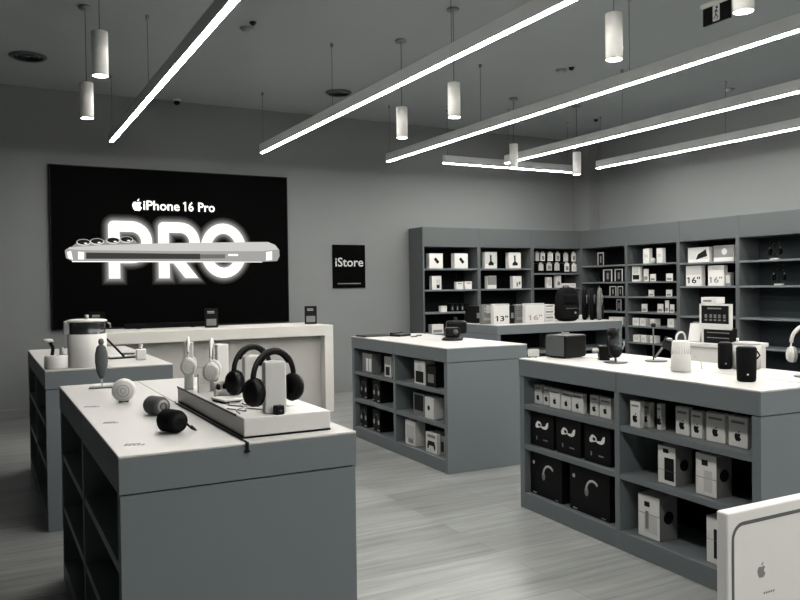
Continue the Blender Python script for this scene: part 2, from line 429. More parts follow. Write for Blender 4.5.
def letters(b, y, g, caps=True):
    sw = .115*H_/.62*1.0 + 2*g
    hw = .115*H_/.62*.5
    zt, zb, zm = wz1-hw, wz0, wz0+H_*.36
    # P
    px = wx0+hw; pr = W_*.155
    stroke(b, [(px, zb-g), (px, zt)], sw, y)
    bowl = [(px, zt), (px+W_*.12, zt)] + arc(px+W_*.12, (zt+zm)/2, W_*.105, (zt-zm)/2, PI/2, -PI/2, 14)[1:] + [(px, zm)]
    stroke(b, bowl, sw, y)
    cap(b, px, zt, sw/2, y)
    # R
    rx = wx0+W_*.345+hw
    stroke(b, [(rx, zb-g), (rx, zt)], sw, y)
    stroke(b, [(q+rx-px, z) for q, z in bowl], sw, y)
    cap(b, rx, zt, sw/2, y)
    q0, q1, hh = rx+W_*.085, rx+W_*.20, sw*.62; b.bm.faces.new([b.bm.verts.new((u, y, v)) for u, v in ((q0-hh, zm), (q1-hh, zb-g), (q1+hh, zb-g), (q0+hh, zm))])
    # O
    ox = wx1-W_*.175; oz = (wz0+wz1)/2
    stroke(b, arc(ox, oz, W_*.175-hw, H_/2-hw, 0, 2*PI, 40)[:-1], sw, y, True)
for k in range(9):
    g = .075*(1-k/9.0)**1.1
    lv = .010 + .42*(k/9.0)**1.8
    part('headline_glow', glow('screen_glow_%d' % k, lv), t, lambda b: letters(b, -.0006-.00012*k, g))
part('headline_letters', glow('screen_letters', 1.35), t, lambda b: letters(b, -.0024, 0))
# the telephone seen edge-on in front of the word
def tvpoly(pts): return [tv(*q) for q in pts]
ph = part('phone_picture', glow('screen_phone_back', .62), t, lambda b: b.prism(tvpoly([(66, 250.5), (69, 247.5), (75, 246), (100, 244.5), (160, 243.3), (240, 242.2), (268, 242), (275, 245), (279, 250), (278, 254), (66, 254)]), .0008, T(0, -.0026, 0)))
part('phone_edge_picture', glow('screen_phone_edge', .38), t, lambda b: b.prism(tvpoly([(64.8, 251), (66.5, 248.8), (80, 250), (180, 251.2), (262, 251.2), (279, 249.3), (279.5, 256), (277, 261), (262, 261.8), (180, 261.2), (72, 261), (66, 258)]), .0008, T(0, -.0036, 0)))
part('phone_band_picture', glow('screen_phone_band', .045), t, lambda b: b.prism(tvpoly([(86, 252.5), (180, 253.7), (200, 253.8), (200, 259.2), (180, 259), (86, 258.8)]), .0006, T(0, -.0045, 0)))
part('phone_button_picture', glow('screen_phone_button', .16), t, lambda b: b.prism(tvpoly([(200, 254.3), (225, 254.3), (225, 258.5), (200, 258.5)]), .0006, T(0, -.0045, 0)))
part('phone_shine_picture', glow('screen_phone_shine', 1.2), t, lambda b: [b.prism(tvpoly(q), .0006, T(0, -.0045, 0)) for q in
     ([(67, 252), (71, 250.8), (73, 260), (68, 258)], [(78, 251.5), (84, 252), (84, 259.5), (78, 259.5)], [(228, 254), (238, 254), (238, 256), (228, 256)], [(266, 252), (272, 251.2), (272, 260), (266, 260.6)], [(72, 261), (180, 261.2), (262, 261.8), (262, 262.4), (180, 262.2), (72, 262)])])
part('lens_plate_picture', glow('screen_lens_plate', .30), t, lambda b: b.prism(tvpoly([(71, 247.2), (76, 243.4), (84, 241.2), (128, 239.2), (135, 240.2), (138, 244.2), (104, 245)]), .0006, T(0, -.0030, 0)))
for lx, lz in ((83.5, 242.4), (97, 241.6), (113, 240.6), (126.5, 239.6)):
    q = tv(lx, lz)
    part('lens_picture', [glow('screen_lens_rim', .75), glow('screen_lens', .008), glow('screen_lens_glint', 1.1)], t,
         lambda b: (b.prism(disc_poly(q[0], q[1], .072, 24, .036), .0006, T(0, -.0040, 0)), setattr(b, 'mi', 1), b.prism(disc_poly(q[0], q[1]+.004, .064, 24, .028), .0006, T(0, -.0047, 0)),
                    setattr(b, 'mi', 2), b.prism(disc_poly(q[0]+.022, q[1]-.010, .018, 12, .007), .0006, T(0, -.0054, 0))))

# ------------------------------------------------------------------ store sign
s0, s1 = ony(332.6, 244.6, WY-.02), ony(365.6, 287.8, WY-.02)
t = thing('store_sign', 'square-cornered black store sign with white lettering on the back wall', 'sign', (s0.x, WY-.02, s1.z))
SW, SH = s1.x-s0.x, s0.z-s1.z
part('panel', SCREENB, t, lambda b: b.box(0, SW, 0, .02, 0, SH), bevel=.003)
text_obj('lettering', 'iStore', .16, glow('sign_letters', .55), t, (SW/2, -.0004, SH*.50), bold=.0018, width=SW*.86)
part('small_print', INKG, t, lambda b: [b.box(SW*(.14+.06*k), SW*(.14+.06*k)+SW*.05, -.0006, 0, SH*.09, SH*.115) for k in range(12)])

# ------------------------------------------------------------------ white bench under the screen
BY0, BY1, BZT = 7.81, 8.62, .942
t = thing('console_table', 'long white waterfall console table under the black screen', 'table', (2.03, BY0, 0))
BX0, BX1 = .86-2.03, 3.362-2.03
part('tabletop', BENCH, t, lambda b: b.box(BX0, BX1, 0, BY1-BY0, BZT-.112, BZT), bevel=.004)
for xa, xb in ((BX0, BX0+.10), (BX1-.10, BX1)):
    part('leg', BENCH, t, lambda b: b.box(xa, xb, 0, BY1-BY0, 0, BZT-.112), bevel=.004)
part('back_panel', PANEL, t, lambda b: b.box(BX0+.10, BX1-.10, .12, .14, 0, BZT-.112))

# ------------------------------------------------------------------ display counters
CT = .905
def counter(name, x0, y0, L, Wd, label, rz=0.0, zs=(.594, .350), r=.003):
    """long side along local y, shelves open towards local -x and +x"""
    t = thing(name, label, 'display counter', (x0, y0, 0), rz, 'grey shop display counters')
    part('countertop', TOP, t, lambda b: b.box(0, Wd, 0, L, CT-.008, CT), bevel=.003)
    part('fascia', CAB, t, lambda b: (b.box(0, Wd, 0, .02, .80, CT-.008), b.box(0, Wd, L-.02, L, .80, CT-.008), b.box(0, .02, .02, L-.02, .80, CT-.008), b.box(Wd-.02, Wd, .02, L-.02, .80, CT-.008)), bevel=.002)
    part('seam', INK, t, lambda b: b.box(Wd*.5-.0015, Wd*.5+.0015, .003, L-.003, CT-.001, CT+.0003))
    part('joint', INK, t, lambda b: (b.box(-.0004, .001, L/2-.0012, L/2+.0012, .80, CT-.009), b.box(Wd-.001, Wd+.0004, L/2-.0012, L/2+.0012, .80, CT-.009)))
    e = .045
    for ya, yb in ((.010, r+e), (L-r-e, L-.010)): part('shadow_gap', INK, t, lambda b: b.box(.012, Wd-.012, ya, yb, .796, .80))
    for ya, yb in ((r, r+e), (L-r-e, L-r)):
        part('end_panel', CAB, t, lambda b: b.box(r, Wd-r, ya, yb, 0, .796), bevel=.001)
    part('divider', CAB, t, lambda b: b.box(r, Wd-r, L/2-.018, L/2+.018, 0, .80), bevel=.0015)
    part('back_board', INNER, t, lambda b: (b.box(Wd/2-.01, Wd/2+.01, r+e, L/2-.018, 0, .80), b.box(Wd/2-.01, Wd/2+.01, L/2+.018, L-r-e, 0, .80)))
    for xa, xb in ((r, Wd/2-.01), (Wd/2+.01, Wd-r)):
        for ya, yb in ((r+e, L/2-.018), (L/2+.018, L-r-e)):
            for z in zs:
                part('shelf', SHELFM, t, lambda b: b.box(xa+.004, xb, ya, yb, z-.030, z), bevel=.0015)
            part('bottom_shelf', SHELFM, t, lambda b: b.box(xa, xb, ya, yb, 0, .095), bevel=.0015)
    return t
A0, A1, AL, AW = .315, 2.19, 1.775, .70
counter('display_counter', A0, A1, AL, AW, 'grey display counter with white top nearest on the left, holding headphones')
counter('display_counter', .306, 4.76, 1.775, .70, 'grey display counter behind the nearest left one, topped with a white appliance')
class Frame:
    def __init__(s, x, y, deg): s.o = Vector((x, y, 0)); s.rz = math.radians(deg); s.m = Matrix.Rotation(-s.rz, 3, 'Z')
    def lx(s, px, py, sx):            # point of the photograph on the local plane x = sx
        c = s.m @ (CP-s.o); d = s.m @ ray(px, py); return c + d*((sx-c.x)/d.x)
    def lz(s, px, py, z):             # point of the photograph at height z, local
        c = s.m @ (CP-s.o); d = s.m @ ray(px, py); return c + d*((z-c.z)/d.z)
    def w(s, x, y, z): return s.o + s.m.inverted() @ Vector((x, y, z))
FB = Frame(2.918, 4.748, -1.3); FC = Frame(2.795, 2.11, -2.6)
B0 = 2.925
counter('display_counter', FB.o.x, FB.o.y, 1.71, .70, 'grey display counter in the middle of the room beside the store sign', FB.rz)
C0, C1 = 2.815, 2.11
counter('display_counter', FC.o.x, FC.o.y, 1.735, .73, 'grey display counter on the right with white emblem boxes on its shelves', FC.rz, (.632, .389))
# crosswise counter behind
E0 = 5.02
t = counter('display_counter', E0, 7.10+.85, 1.85, .85, 'grey display counter across the back with laptop cartons and backpacks', -PI/2)

# ------------------------------------------------------------------ tall shelf units
def shelf_unit(name, loc, rz, Wd, zs, label, back=INNER, thick=.05, hooks=()):
    """front faces local -y, width along +x, depth .37"""
    t = thing(name, label, 'shelf unit', loc, rz, 'tall grey wall shelf units')
    D = .368; HT = 2.122
    for xa, xb in ((0, thick/2), (Wd-thick/2, Wd)):
        part('side_panel', UNIT, t, lambda b: b.box(xa, xb, 0, D, 0, HT-.0), bevel=.0012)
    part('header', UNIT, t, lambda b: (b.box(thick/2, Wd-thick/2, .004, D, HT-.02, HT), b.box(thick/2, Wd-thick/2, .004, .024, 1.866, HT-.02), b.box(thick/2, Wd-thick/2, .024, D, 1.866, 1.886)))
    part('back_panel', back, t, lambda b: b.box(thick/2, Wd-thick/2, D-.015, D, .10, 1.866))
    part('plinth', UNIT, t, lambda b: b.box(thick/2, Wd-thick/2, .01, D-.0, 0, .10))
    for z in zs:
        part('shelf', SHELFM, t, lambda b: b.box(thick/2, Wd-thick/2, .004, D-.015, z-.022, z), bevel=.0015)
    for hx, hz in hooks:
        part('hook', STEEL, t, lambda b: b.tube([(hx, D-.015, hz), (hx, .07, hz), (hx, .062, hz+.012)], .003, 8))
    return t
SY, SX = 8.85, 7.75
ZA = (1.580, 1.300, 1.0, .72, .42); ZC = (1.513, 1.300, 1.0, .72, .42)
ZR = (1.612, 1.375, 1.174, .967, .78, .56, .33); ZT = (1.597, 1.307, .937, .60, .33)
hx3 = []
HK = [(535.5, 539.3, 251, 261), (541, 545, 251.5, 261), (548, 553, 251.5, 261), (556, 560, 251.5, 261), (564, 568.3, 252, 261.5), (572, 576, 251.5, 261.5),
      (539, 543.5, 262.5, 270.5), (547, 552, 262, 270.5), (555, 559.6, 262, 270.5), (565, 569.3, 262, 271.5), (572.3, 576.5, 262.5, 271.5)]
X3 = 6.875
for u0, u1, v0, v1 in HK:
    q = ony((u0+u1)/2, v0, 8.93); hx3.append((q.x-X3, q.z-.012))
shelf_unit('shelf_unit', (5.09, SY, 0), 0, .88, ZA, 'tall grey shelf unit on the back wall, leftmost, with a dark side panel')
shelf_unit('shelf_unit', (5.97, SY, 0), 0, .905, ZA, 'tall grey shelf unit second from left on the back wall')
shelf_unit('shelf_unit', (X3, SY, 0), 0, .90, ZC, 'tall grey shelf unit on the back wall beside the corner, full of hanging cases', hooks=hx3)
shelf_unit('shelf_unit', (SX, 8.845, 0), -PI/2, .915, ZR, 'tall grey shelf unit on the right wall nearest the corner')
shelf_unit('shelf_unit', (SX, 7.93, 0), -PI/2, .90, ZR, 'tall grey shelf unit second from the corner on the right wall, with many shelves')
shelf_unit('shelf_unit', (SX, 7.03, 0), -PI/2, .875, ZT, 'tall grey shelf unit on the right wall holding the laptop cartons')
shelf_unit('shelf_unit', (SX, 6.155, 0), -PI/2, .90, ZT, 'tall grey shelf unit at the right edge with near-empty slate shelves', INNERG)

# ------------------------------------------------------------------ cartons
def carton(label, loc, w_, d_, h_, rz=0.0, body=CARD, prints=(), group=None, name='carton', cat='box', tilt=0.0, side=None):
    """front faces local -y; prints: (kind, ...) laid on the front"""
    t = thing(name, label, cat, loc, rz, group)
    if tilt: t.rotation_euler = (tilt, 0, rz)
    part('body', body, t, lambda b: b.box(-w_/2, w_/2, 0, d_, 0, h_, min(.002, w_*.05), 1))
    for pr in prints:
        k = pr[0]
        if k == 'emblem': part('printed_emblem', INK, t, lambda b: emblem(b, w_*pr[1], h_*pr[2], h_*pr[3]))
        elif k == 'diamond':
            part('printed_picture', INK, t, lambda b: b.prism([(-.18*w_, .62*h_), (-.02*w_, .74*h_), (.24*w_, .44*h_), (.08*w_, .30*h_)], .0006))
        elif k == 'bottle':
            part('printed_picture', INK, t, lambda b: b.prism([(-.08*w_, .80*h_), (.05*w_, .82*h_), (.06*w_, .45*h_), (.24*w_, .32*h_), (.22*w_, .18*h_), (-.22*w_, .18*h_), (-.2*w_, .32*h_), (-.06*w_, .45*h_)], .0006))
        elif k == 'band':      # (x0,x1,z0,z1,mat) fractions
            part('printed_panel', pr[5], t, lambda b: b.prism(rounded_rect(w_*pr[1], w_*pr[2], h_*pr[3], h_*pr[4], min(w_, h_)*.02, 2), pr[6] if len(pr) > 6 else .0005))
        elif k == 'diag':
            part('printed_picture', INK, t, lambda b: b.prism([(-.12*w_, .18*h_), (-.02*w_, .55*h_), (.36*w_, .86*h_), (.42*w_, .40*h_)], .0006))
        elif k == 'text':
            text_obj('printed_text', pr[1], h_*pr[2], pr[3], t, (w_*pr[4], -.0002, h_*pr[5]), bold=h_*.006, width=pr[6]*w_ if len(pr) > 6 else None)
        elif k == 'disc':      # (cx, cz, r, mat)
            part('printed_disc', pr[4], t, lambda b: b.prism(disc_poly(w_*pr[1], h_*pr[2], h_*pr[3]), .0008))
        elif k == 'lines':
            part('printed_lines', pr[1], t, lambda b: [b.prism([(-.32*w_, h_*z), (.32*w_, h_*z), (.32*w_, h_*(z+.03)), (-.32*w_, h_*(z+.03))], .0005) for z in (.72, .8, .62, .2, .28)])
        elif k == 'sidedisc':   # on the right side face (+x); grey panel paints that side's shade
            part('side_shade_panel', CARDG, t, lambda b: b.box(w_/2, w_/2+.0003, .001, d_-.001, .001, h_-.001))
            part('printed_disc', INK, t, lambda b: b.prism(disc_poly(0, 0, h_*.15), .0008, T(w_/2+.0004, d_*.5, h_*.52) @ R(PI/2, 'Z')))
            part('printed_lines', INKG, t, lambda b: [b.prism(q, .0004, T(w_/2+.0004, d_*.5, h_*.52) @ R(PI/2, 'Z')) for q in
                 ([(-d_*.46, -.001), (d_*.46, -.001), (d_*.46, .001), (-d_*.46, .001)], [(-.001, -h_*.46), (.001, -h_*.46), (.001, h_*.46), (-.001, h_*.46)])])
    return t
def on_y(rect, zs, yf, d_, label, body=CARD, prints=(), group=None, **k):
    u0, v0, u1, v1 = rect
    a, b_ = ony(u0, v1, yf), ony(u1, v1, yf); top = ony((u0+u1)/2, v0, yf)
    return carton(label, ((a.x+b_.x)/2, yf, zs), b_.x-a.x, d_, max(.02, top.z-zs), 0, body, prints, group, **k)
def on_x(rect, zs, xf, d_, label, body=CARD, prints=(), group=None, **k):
    u0, v0, u1, v1 = rect
    a, b_ = onx(u0, v1, xf), onx(u1, v1, xf); top = onx((u0+u1)/2, v0, xf)
    return carton(label, (xf, (a.y+b_.y)/2, zs), a.y-b_.y, d_, max(.02, top.z-zs), -PI/2, body, prints, group, **k)
def on_p(F, rect, zs, sx, d_, label, body=CARD, prints=(), group=None, ymax=99, **k):
    u0, v0, u1, v1 = rect
    a, b_ = F.lx(u0, v1, sx), F.lx(u1, v1, sx); top = F.lx((u0+u1)/2, v0, sx)
    p_ = F.w(sx, min((a.y+b_.y)/2, ymax-(a.y-b_.y)/2-.002), zs)
    return carton(label, p_, a.y-b_.y, d_, max(.02, top.z-zs), F.rz-PI/2, body, prints, group, **k)
YB = 8.90
G = 'cartons on the leftmost back shelves'
U1 = 'leftmost back unit'
on_y((429.5, 253.5, 443, 268), 1.58, YB, .09, 'white carton with a dark diamond picture, left of two, top shelf, ' + U1, CARD, [('diamond',)], G)
on_y((454.7, 253.5, 468, 268), 1.58, YB, .09, 'white carton with a dark diamond picture, right of two, top shelf, ' + U1, CARD, [('diamond',)], G)
on_y((432, 276, 441.5, 289), 1.30, YB, .07, 'upright white carton, second shelf, ' + U1, CARD, [('band', -.05, .4, .08, .75, INKL), ('band', 0, .3, .1, .35, INK, .0009)], G)
on_y((456.5, 282, 463.3, 289), 1.30, YB, .06, 'small white cube box, left of a pair, second shelf, ' + U1, CARD, [('band', -.3, .3, .7, .85, INKG)], G)
on_y((465, 281.5, 472, 289), 1.30, YB, .06, 'small white cube box, right of a pair, second shelf, ' + U1, CARD, [('band', -.3, .3, .7, .85, INKG)], G)
on_y((441, 306, 447, 313), 1.0, YB, .06, 'small white box alone, third shelf, ' + U1, CARD, [('band', -.3, .3, .7, .85, INKL)], G)
for k in range(4):
    on_y((451+5*k, 303.5, 454.2+5*k, 313), 1.0, YB+.03, .10, 'black slim carton, third shelf, leftmost back unit, %s of four' % ('first from left', 'second from left', 'third from left', 'last')[k], CARDD, [('band', -.2, .2, .2, .6, INKG)], 'slim black cartons')
on_y((432, 324.5, 443.5, 332.5), .72, YB, .1, 'white carton low on the leftmost back shelf unit, above the middle counter', CARD, [('band', -.4, .4, .1, .4, INKG)], G)
G = 'cartons on the second back shelves'; U2 = 'second back unit'
on_y((485, 252, 497, 268.5), 1.58, YB, .08, 'grey carton with a dark bottle picture, top shelf, ' + U2, CARD, [('band', -.5, .5, .28, .99, INKL, .0003), ('bottle',)], G)
on_y((509, 252.5, 521, 268.5), 1.58, YB, .08, 'white carton with a dark bottle picture, top shelf, ' + U2, CARD, [('bottle',)], G)
on_y((487.5, 276, 496.5, 289), 1.30, YB, .07, 'grey and white carton on the left of second shelf, ' + U2, CARD, [('band', -.48, .48, .3, .98, INKG)], G)
on_y((513, 276, 521.7, 289), 1.30, YB, .07, 'white carton with dark specks on the right of second shelf, ' + U2, CARD, [('band', -.1, .1, .15, .5, INKG), ('band', .2, .35, .3, .55, INK)], G)
words = ('first', 'second', 'third', 'fourth', 'fifth', 'last')
for i, ((u0, u1, v0, v1), (hx, hz)) in enumerate(zip(HK, hx3)):
    a_, b_ = ony(u0, v1, 8.93), ony(u1, v1, 8.93); top = ony((u0+u1)/2, v0, 8.93)
    row = 'upper' if i < 6 else 'lower'; o = words[i] if i < 6 else words[i-6 if i < 10 else 5]
    t = thing('hanging_case', 'pale packaged case, %s hook row beside the corner, %s from left' % (row, o) if o != 'last' else 'pale packaged case, %s hook row beside the corner, rightmost' % row, 'case', (X3+hx, 8.93, b_.z), 0, 'packaged cases on hooks')
    wv, hv = (b_.x-a_.x), top.z-b_.z
    bodym = CARD if i in (2, 5, 9, 10, 1) else mat('case_card_%d' % i, (.4, .4, .385), .5, noise=.03)
    part('package', bodym, t, lambda b: b.box(-wv/2, wv/2, 0, .02, 0, hv-.026, .002, 1))
    part('hang_tab', bodym, t, lambda b: (b.box(-wv*.3, wv*.3, .008, .010, hv-.026, hv-.0166), b.box(-wv*.3, -.005, .008, .010, hv-.0166, hv-.004), b.box(.005, wv*.3, .008, .010, hv-.0166, hv-.004), b.box(-wv*.3, wv*.3, .008, .010, hv-.0084, hv)))
    part('case_picture', INKG if i % 2 else INKL, t, lambda b: b.prism(rounded_rect(-wv*.3, wv*.3, hv*.12, hv*.55, .006, 3), .0006))
G = 'cartons in the corner unit'
on_y((547, 277, 552, 287), 1.30, YB, .05, 'grey narrow carton on the second shelf of the unit full of hanging cases', CARD, [('band', -.3, .3, .15, .7, INKL)], G)
on_y((556, 275.5, 561.2, 287), 1.30, YB, .05, 'white narrow carton on the second shelf of the unit full of hanging cases', CARD, [('band', -.2, .3, .2, .5, INKG)], G)
on_y((563, 283.3, 576, 286.8), 1.30, YB-.03, .2, 'flat white carton lying on the second shelf above the black backpack', CARD, [('band', -.4, .4, .3, .6, INKL)], G)

XB = 7.795
G = 'cartons on the right wall by the corner'
def framed(rect, zs, label):
    on_x(rect, zs, XB, .05, label, CARDD, [('band', -.48, -.36, .03, .97, INKL), ('band', .36, .48, .03, .97, INKL), ('band', -.36, .36, .9, .97, INKL), ('band', -.1, .1, .2, .7, INKG)], 'black cartons with pale edges')
UC = 'unit nearest the corner'
framed((597.5, 252, 604, 264.5), 1.612, 'black carton with pale edges alone, top shelf, ' + UC)
framed((603, 269, 612.5, 281), 1.375, 'black carton with pale edges, left of two, second shelf, ' + UC)
framed((614.5, 268.5, 623, 281), 1.375, 'black carton with pale edges, right of two, second shelf, ' + UC)
framed((609.5, 286, 616.5, 296.5), 1.174, 'black carton with pale edges, left of two, third shelf, ' + UC)
framed((617.5, 286, 623.3, 296.5), 1.174, 'black carton with pale edges, right of two, third shelf, ' + UC)
framed((616.5, 299, 621.5, 310), .967, 'black carton with pale edges alone, fourth shelf, ' + UC)
on_x((609, 317, 623, 326), .78, XB, .12, 'wide white carton on the fifth shelf of the unit nearest the corner', CARD, [('band', -.4, .3, .2, .6, INKL)], G)
UD = 'second unit from corner'
G = 'small goods on the many-shelved unit'
on_x((643, 248.5, 649.2, 262), 1.612, XB, .06, 'tall white carton, left of two, top shelf, ' + UD, CARD, [('band', -.3, .3, .4, .6, INKL)], G)
on_x((656.5, 248, 662.5, 262), 1.612, XB, .06, 'tall white carton, right of two, top shelf, ' + UD, CARD, [('band', -.3, .3, .4, .6, INKL)], G)
q = onx(653, 261, 7.86)
t = thing('mini_speaker', 'small round white gadget between two tall cartons on top shelf', 'speaker', (7.86, q.y, 1.612))
part('body', WHITE, t, lambda b: b.lathe([(0, 0), (.018, 0), (.030, .02), (.033, .04), (.029, .06), (.02, .072), (0, .075)], 24))
part('top_cap', GREY, t, lambda b: b.cyl(.012, .073, .079, None, 16))
on_x((632, 266, 640, 280.5), 1.375, XB, .05, 'pale carton with a black panel, second shelf, ' + UD, CARD, [('band', -.4, .4, .12, .42, INK), ('band', -.3, .3, .5, .9, INKL)], G)
def card(rect, zs, label, tilt=-.25):
    on_x(rect, zs, XB+.02, .012, label, CARD, [('band', -.35, .35, .12, .4, INKG)], 'small display cards on the right wall', name='display_card', cat='card', tilt=0)
card((643.5, 269, 648.3, 280.5), 1.375, 'tall white card, second shelf, ' + UD)
card((650, 274, 655.5, 280.3), 1.375, 'small white card in the middle of second shelf, ' + UD)
card((666, 273.5, 672.5, 280), 1.375, 'small white card at the right of second shelf, ' + UD)
card((648.5, 290, 653.8, 296.5), 1.174, 'small white card, left of two, third shelf, ' + UD)
card((666, 289.8, 671.7, 296.5), 1.174, 'small white card, right of two, third shelf, ' + UD)
card((641.5, 304, 647, 311), .967, 'small white card, first from left, fourth shelf, ' + UD)
card((657.5, 304, 663, 311), .967, 'small white card, second from left, fourth shelf, ' + UD)
card((665, 300.5, 668.6, 311.5), .967, 'tall narrow white card, fourth shelf, ' + UD)
card((670, 304.5, 674, 311.5), .967, 'small white card, rightmost, fourth shelf, ' + UD)
for i, (rc, zz, s) in enumerate([((632.5, 318, 638.5, 326.5), .78, 'first from left on the fifth shelf'), ((640, 318.5, 645.5, 327), .78, 'second from left on the fifth shelf'),
        ((650, 319, 655, 327), .78, 'third from left on the fifth shelf'), ((667.5, 319, 673.5, 327), .78, 'rightmost on the fifth shelf'),
        ((633, 335, 639.5, 342.5), .56, 'first from left on the sixth shelf'), ((641, 335.5, 646, 342.7), .56, 'second from left on the sixth shelf'), ((650, 336, 654.7, 342.7), .56, 'third from left on the sixth shelf')]):
    on_x(rc, zz, XB-.01, .1, 'small pale carton, %s, %s' % (s, UD), CARD, [('band', -.3, .3, .3, .7, INKL)], 'small cartons low on the right wall')
G = 'laptop cartons on the right wall'
on_x((688, 247.5, 709, 263), 1.597, XB+.03, .07, 'white carton with a black slanted picture on the upper right shelf', CARD, [('band', -.48, .46, .22, .98, INKL, .0003), ('diag',)], G)
on_x((713.5, 245.5, 733.5, 262), 1.597, XB+.03, .07, 'grey picture carton with a white lower band on the upper right shelf', CARD, [('band', -.49, .49, .26, .98, INKG), ('disc', .05, .62, .2, INKL)], G)
on_x((686, 265.5, 701.5, 286), 1.307, XB, .07, 'white laptop carton with a bold black 16 inch mark on the right wall', CARD, [('text', '16"', .42, INK, -.02, .14, .84), ('band', -.5, .5, .55, .99, INKL)], G)
on_x((708, 265.5, 723.8, 286), 1.307, XB, .07, 'white laptop carton with a thin grey 16 inch mark on the right wall', CARD, [('text', '16"', .40, INKG, -.02, .16, .84), ('band', -.5, .5, .78, .99, INKL)], G)
on_x((724.6, 272.5, 731, 285.5), 1.307, XB+.02, .05, 'small grey carton beside the thin 16 inch carton', CARDG, [('band', -.3, .3, .2, .8, INKL)], G)

# ------------------------------------------------------------------ headphones
def headphones(loc, label, rz, bodym, cushm, s=1.0, open_=.078, drop=.07, group=None, bandm=None, slide=.05):
    """origin at the underside of the band's crown; ear cups at +-x, band in the x-z plane"""
    t = thing('headphones', label, 'headphones', loc, rz, group)
    t.scale = (s, s, s)
    w0 = open_
    pts = [(w0*math.cos(a_)*1.0, 0, -drop+.01+ (drop)*math.sin(a_)) for a_ in [PI*k/24 for k in range(25)]]
    part('headband', bandm or bodym, t, lambda b: b.tube(pts, .01, 10, False, (.0095, .0055)))
    part('band_pad', cushm, t, lambda b: b.tube([(x*.9, y, z-.0075) for x, y, z in pts[5:20]], .01, 10, False, (.008, .004)))
    for sgn in (-1, 1):
        part('slider', SILVER if bodym is not WHITE else WHITE, t, lambda b: b.tube([(sgn*w0, 0, -drop+.012), (sgn*(w0+.004), 0, -drop+.012-(slide+.007)*.5), (sgn*(w0+.006), 0, -drop-slide+.005)], .004, 8))
        Mx = T(sgn*(w0-.004), 0, -drop-slide) @ R(sgn*PI/2, 'Y') @ Matrix.Scale(1.06, 4, (1, 0, 0)) @ Matrix.Scale(.88, 4, (0, 1, 0)) @ Matrix.Scale(.85, 4, (0, 0, 1))
        cu = part('ear_cup', bodym, t, lambda b: b.lathe([(0, .027), (.02, .027), (.033, .022), (.0375, .012), (.038, .0), (0, 0)], 32, Mx))
        part('cup_ring', BLACK if bodym is not WHITE else CARD, cu, lambda b: b.lathe([(.024, .026), (.026, .0285), (.028, .026)], 32, Mx))
        part('ear_cushion', cushm, t, lambda b: b.lathe([(.016, 0), (.018, -.016), (.028, -.021), (.036, -.016), (.039, -.006), (.037, .0)], 32, Mx))
    return t
def pillar_stand(loc, rz, wd, dp, h, label, m=WHITE, group='white headphone stands'):
    t = thing('headphone_stand', label, 'stand', loc, rz, group)
    part('pillar', m, t, lambda b: b.box(-wd/2, wd/2, -dp/2, dp/2, 0, h-.01), bevel=.004)
    part('cradle', m, t, lambda b: b.lathe([(0, -dp/2+.004), (wd*.42, -dp/2+.004), (wd*.42, dp/2-.004), (0, dp/2-.004)], 24, T(0, 0, h-.01-.012) @ R(PI/2, 'X') @ Matrix.Scale(.5, 4, (0, 1, 0))))
    return t
# white plinth on the nearest counter's right half
PX0, PX1, PY0, PY1, PZ = .678, .955, 2.25, 3.13, .965
t = thing('display_plinth', 'low white display plinth along the nearest counter, under the headphones', 'plinth', ((PX0+PX1)/2, (PY0+PY1)/2, CT))
hw_, hl_ = (PX1-PX0)/2, (PY1-PY0)/2
part('base_rim', BLACK, t, lambda b: b.box(-hw_, hw_, -hl_, hl_, 0, .005))
part('body', WHITE, t, lambda b: b.box(-hw_, hw_, -hl_, hl_, .005, PZ-CT), bevel=.003)
part('edge_trim', BLACK, t, lambda b: b.box(-hw_-.003, -hw_+.001, -hl_+.08, hl_, PZ-CT-.004, PZ-CT+.002))
# pillar with black headphones at the near end
P2 = onz(279, 414, PZ); P2 = Vector((.795, 2.315, PZ))
pillar_stand((P2.x, P2.y, PZ), math.radians(-8), .066, .055, .168, 'white pillar stand carrying the front black headphones')
headphones((P2.x, P2.y, PZ+.180), 'black headphones on the front white pillar of the nearest counter', math.radians(24), BLACK, BLACKM, 1.08, .078, .076, slide=.026, group='black headphones on white stands')
P1 = Vector((.848, 2.70, PZ))
pillar_stand((P1.x, P1.y, PZ), math.radians(-8), .066, .055, .155, 'white pillar stand carrying the rear black headphones')
headphones((P1.x, P1.y, PZ+.167), 'black headphones behind the front pair on the nearest counter', math.radians(24), BLACK, BLACKM, 1.08, .078, .076, slide=.026, group='black headphones on white stands')
q = onz(285, 415.5, PZ)
t = thing('security_sensor', 'small black cube sensor at the foot of the front white pillar', 'sensor', (.792, 2.266, PZ), math.radians(10))
part('body', BLACK, t, lambda b: b.box(-.014, .014, -.012, .012, 0, .028, .003, 2))
part('cable_port', GREY, t, lambda b: b.cyl(.003, .012, .0135, T(0, 0, .012) @ R(PI/2, 'X'), 12))
# white headphones
pillar_stand((.700, 3.03, PZ), math.radians(-15), .035, .03, .19, 'slim white stand with white headphones at the far end of the plinth')
headphones((.700, 3.03, PZ+.186), 'white headphones seen edge-on at the far end of the plinth', math.radians(75), WHITE, CARD, .85, .074, .06, 'white headphones')
pillar_stand((.790, 2.93, PZ), math.radians(25), .055, .05, .185, 'broad white stand next to the looped white headphones')
headphones((.738, 2.83, PZ+.19), 'white headphones with a tall loop before the broad white stand', math.radians(70), WHITE, CARD, .85, .066, .07, 'white headphones')

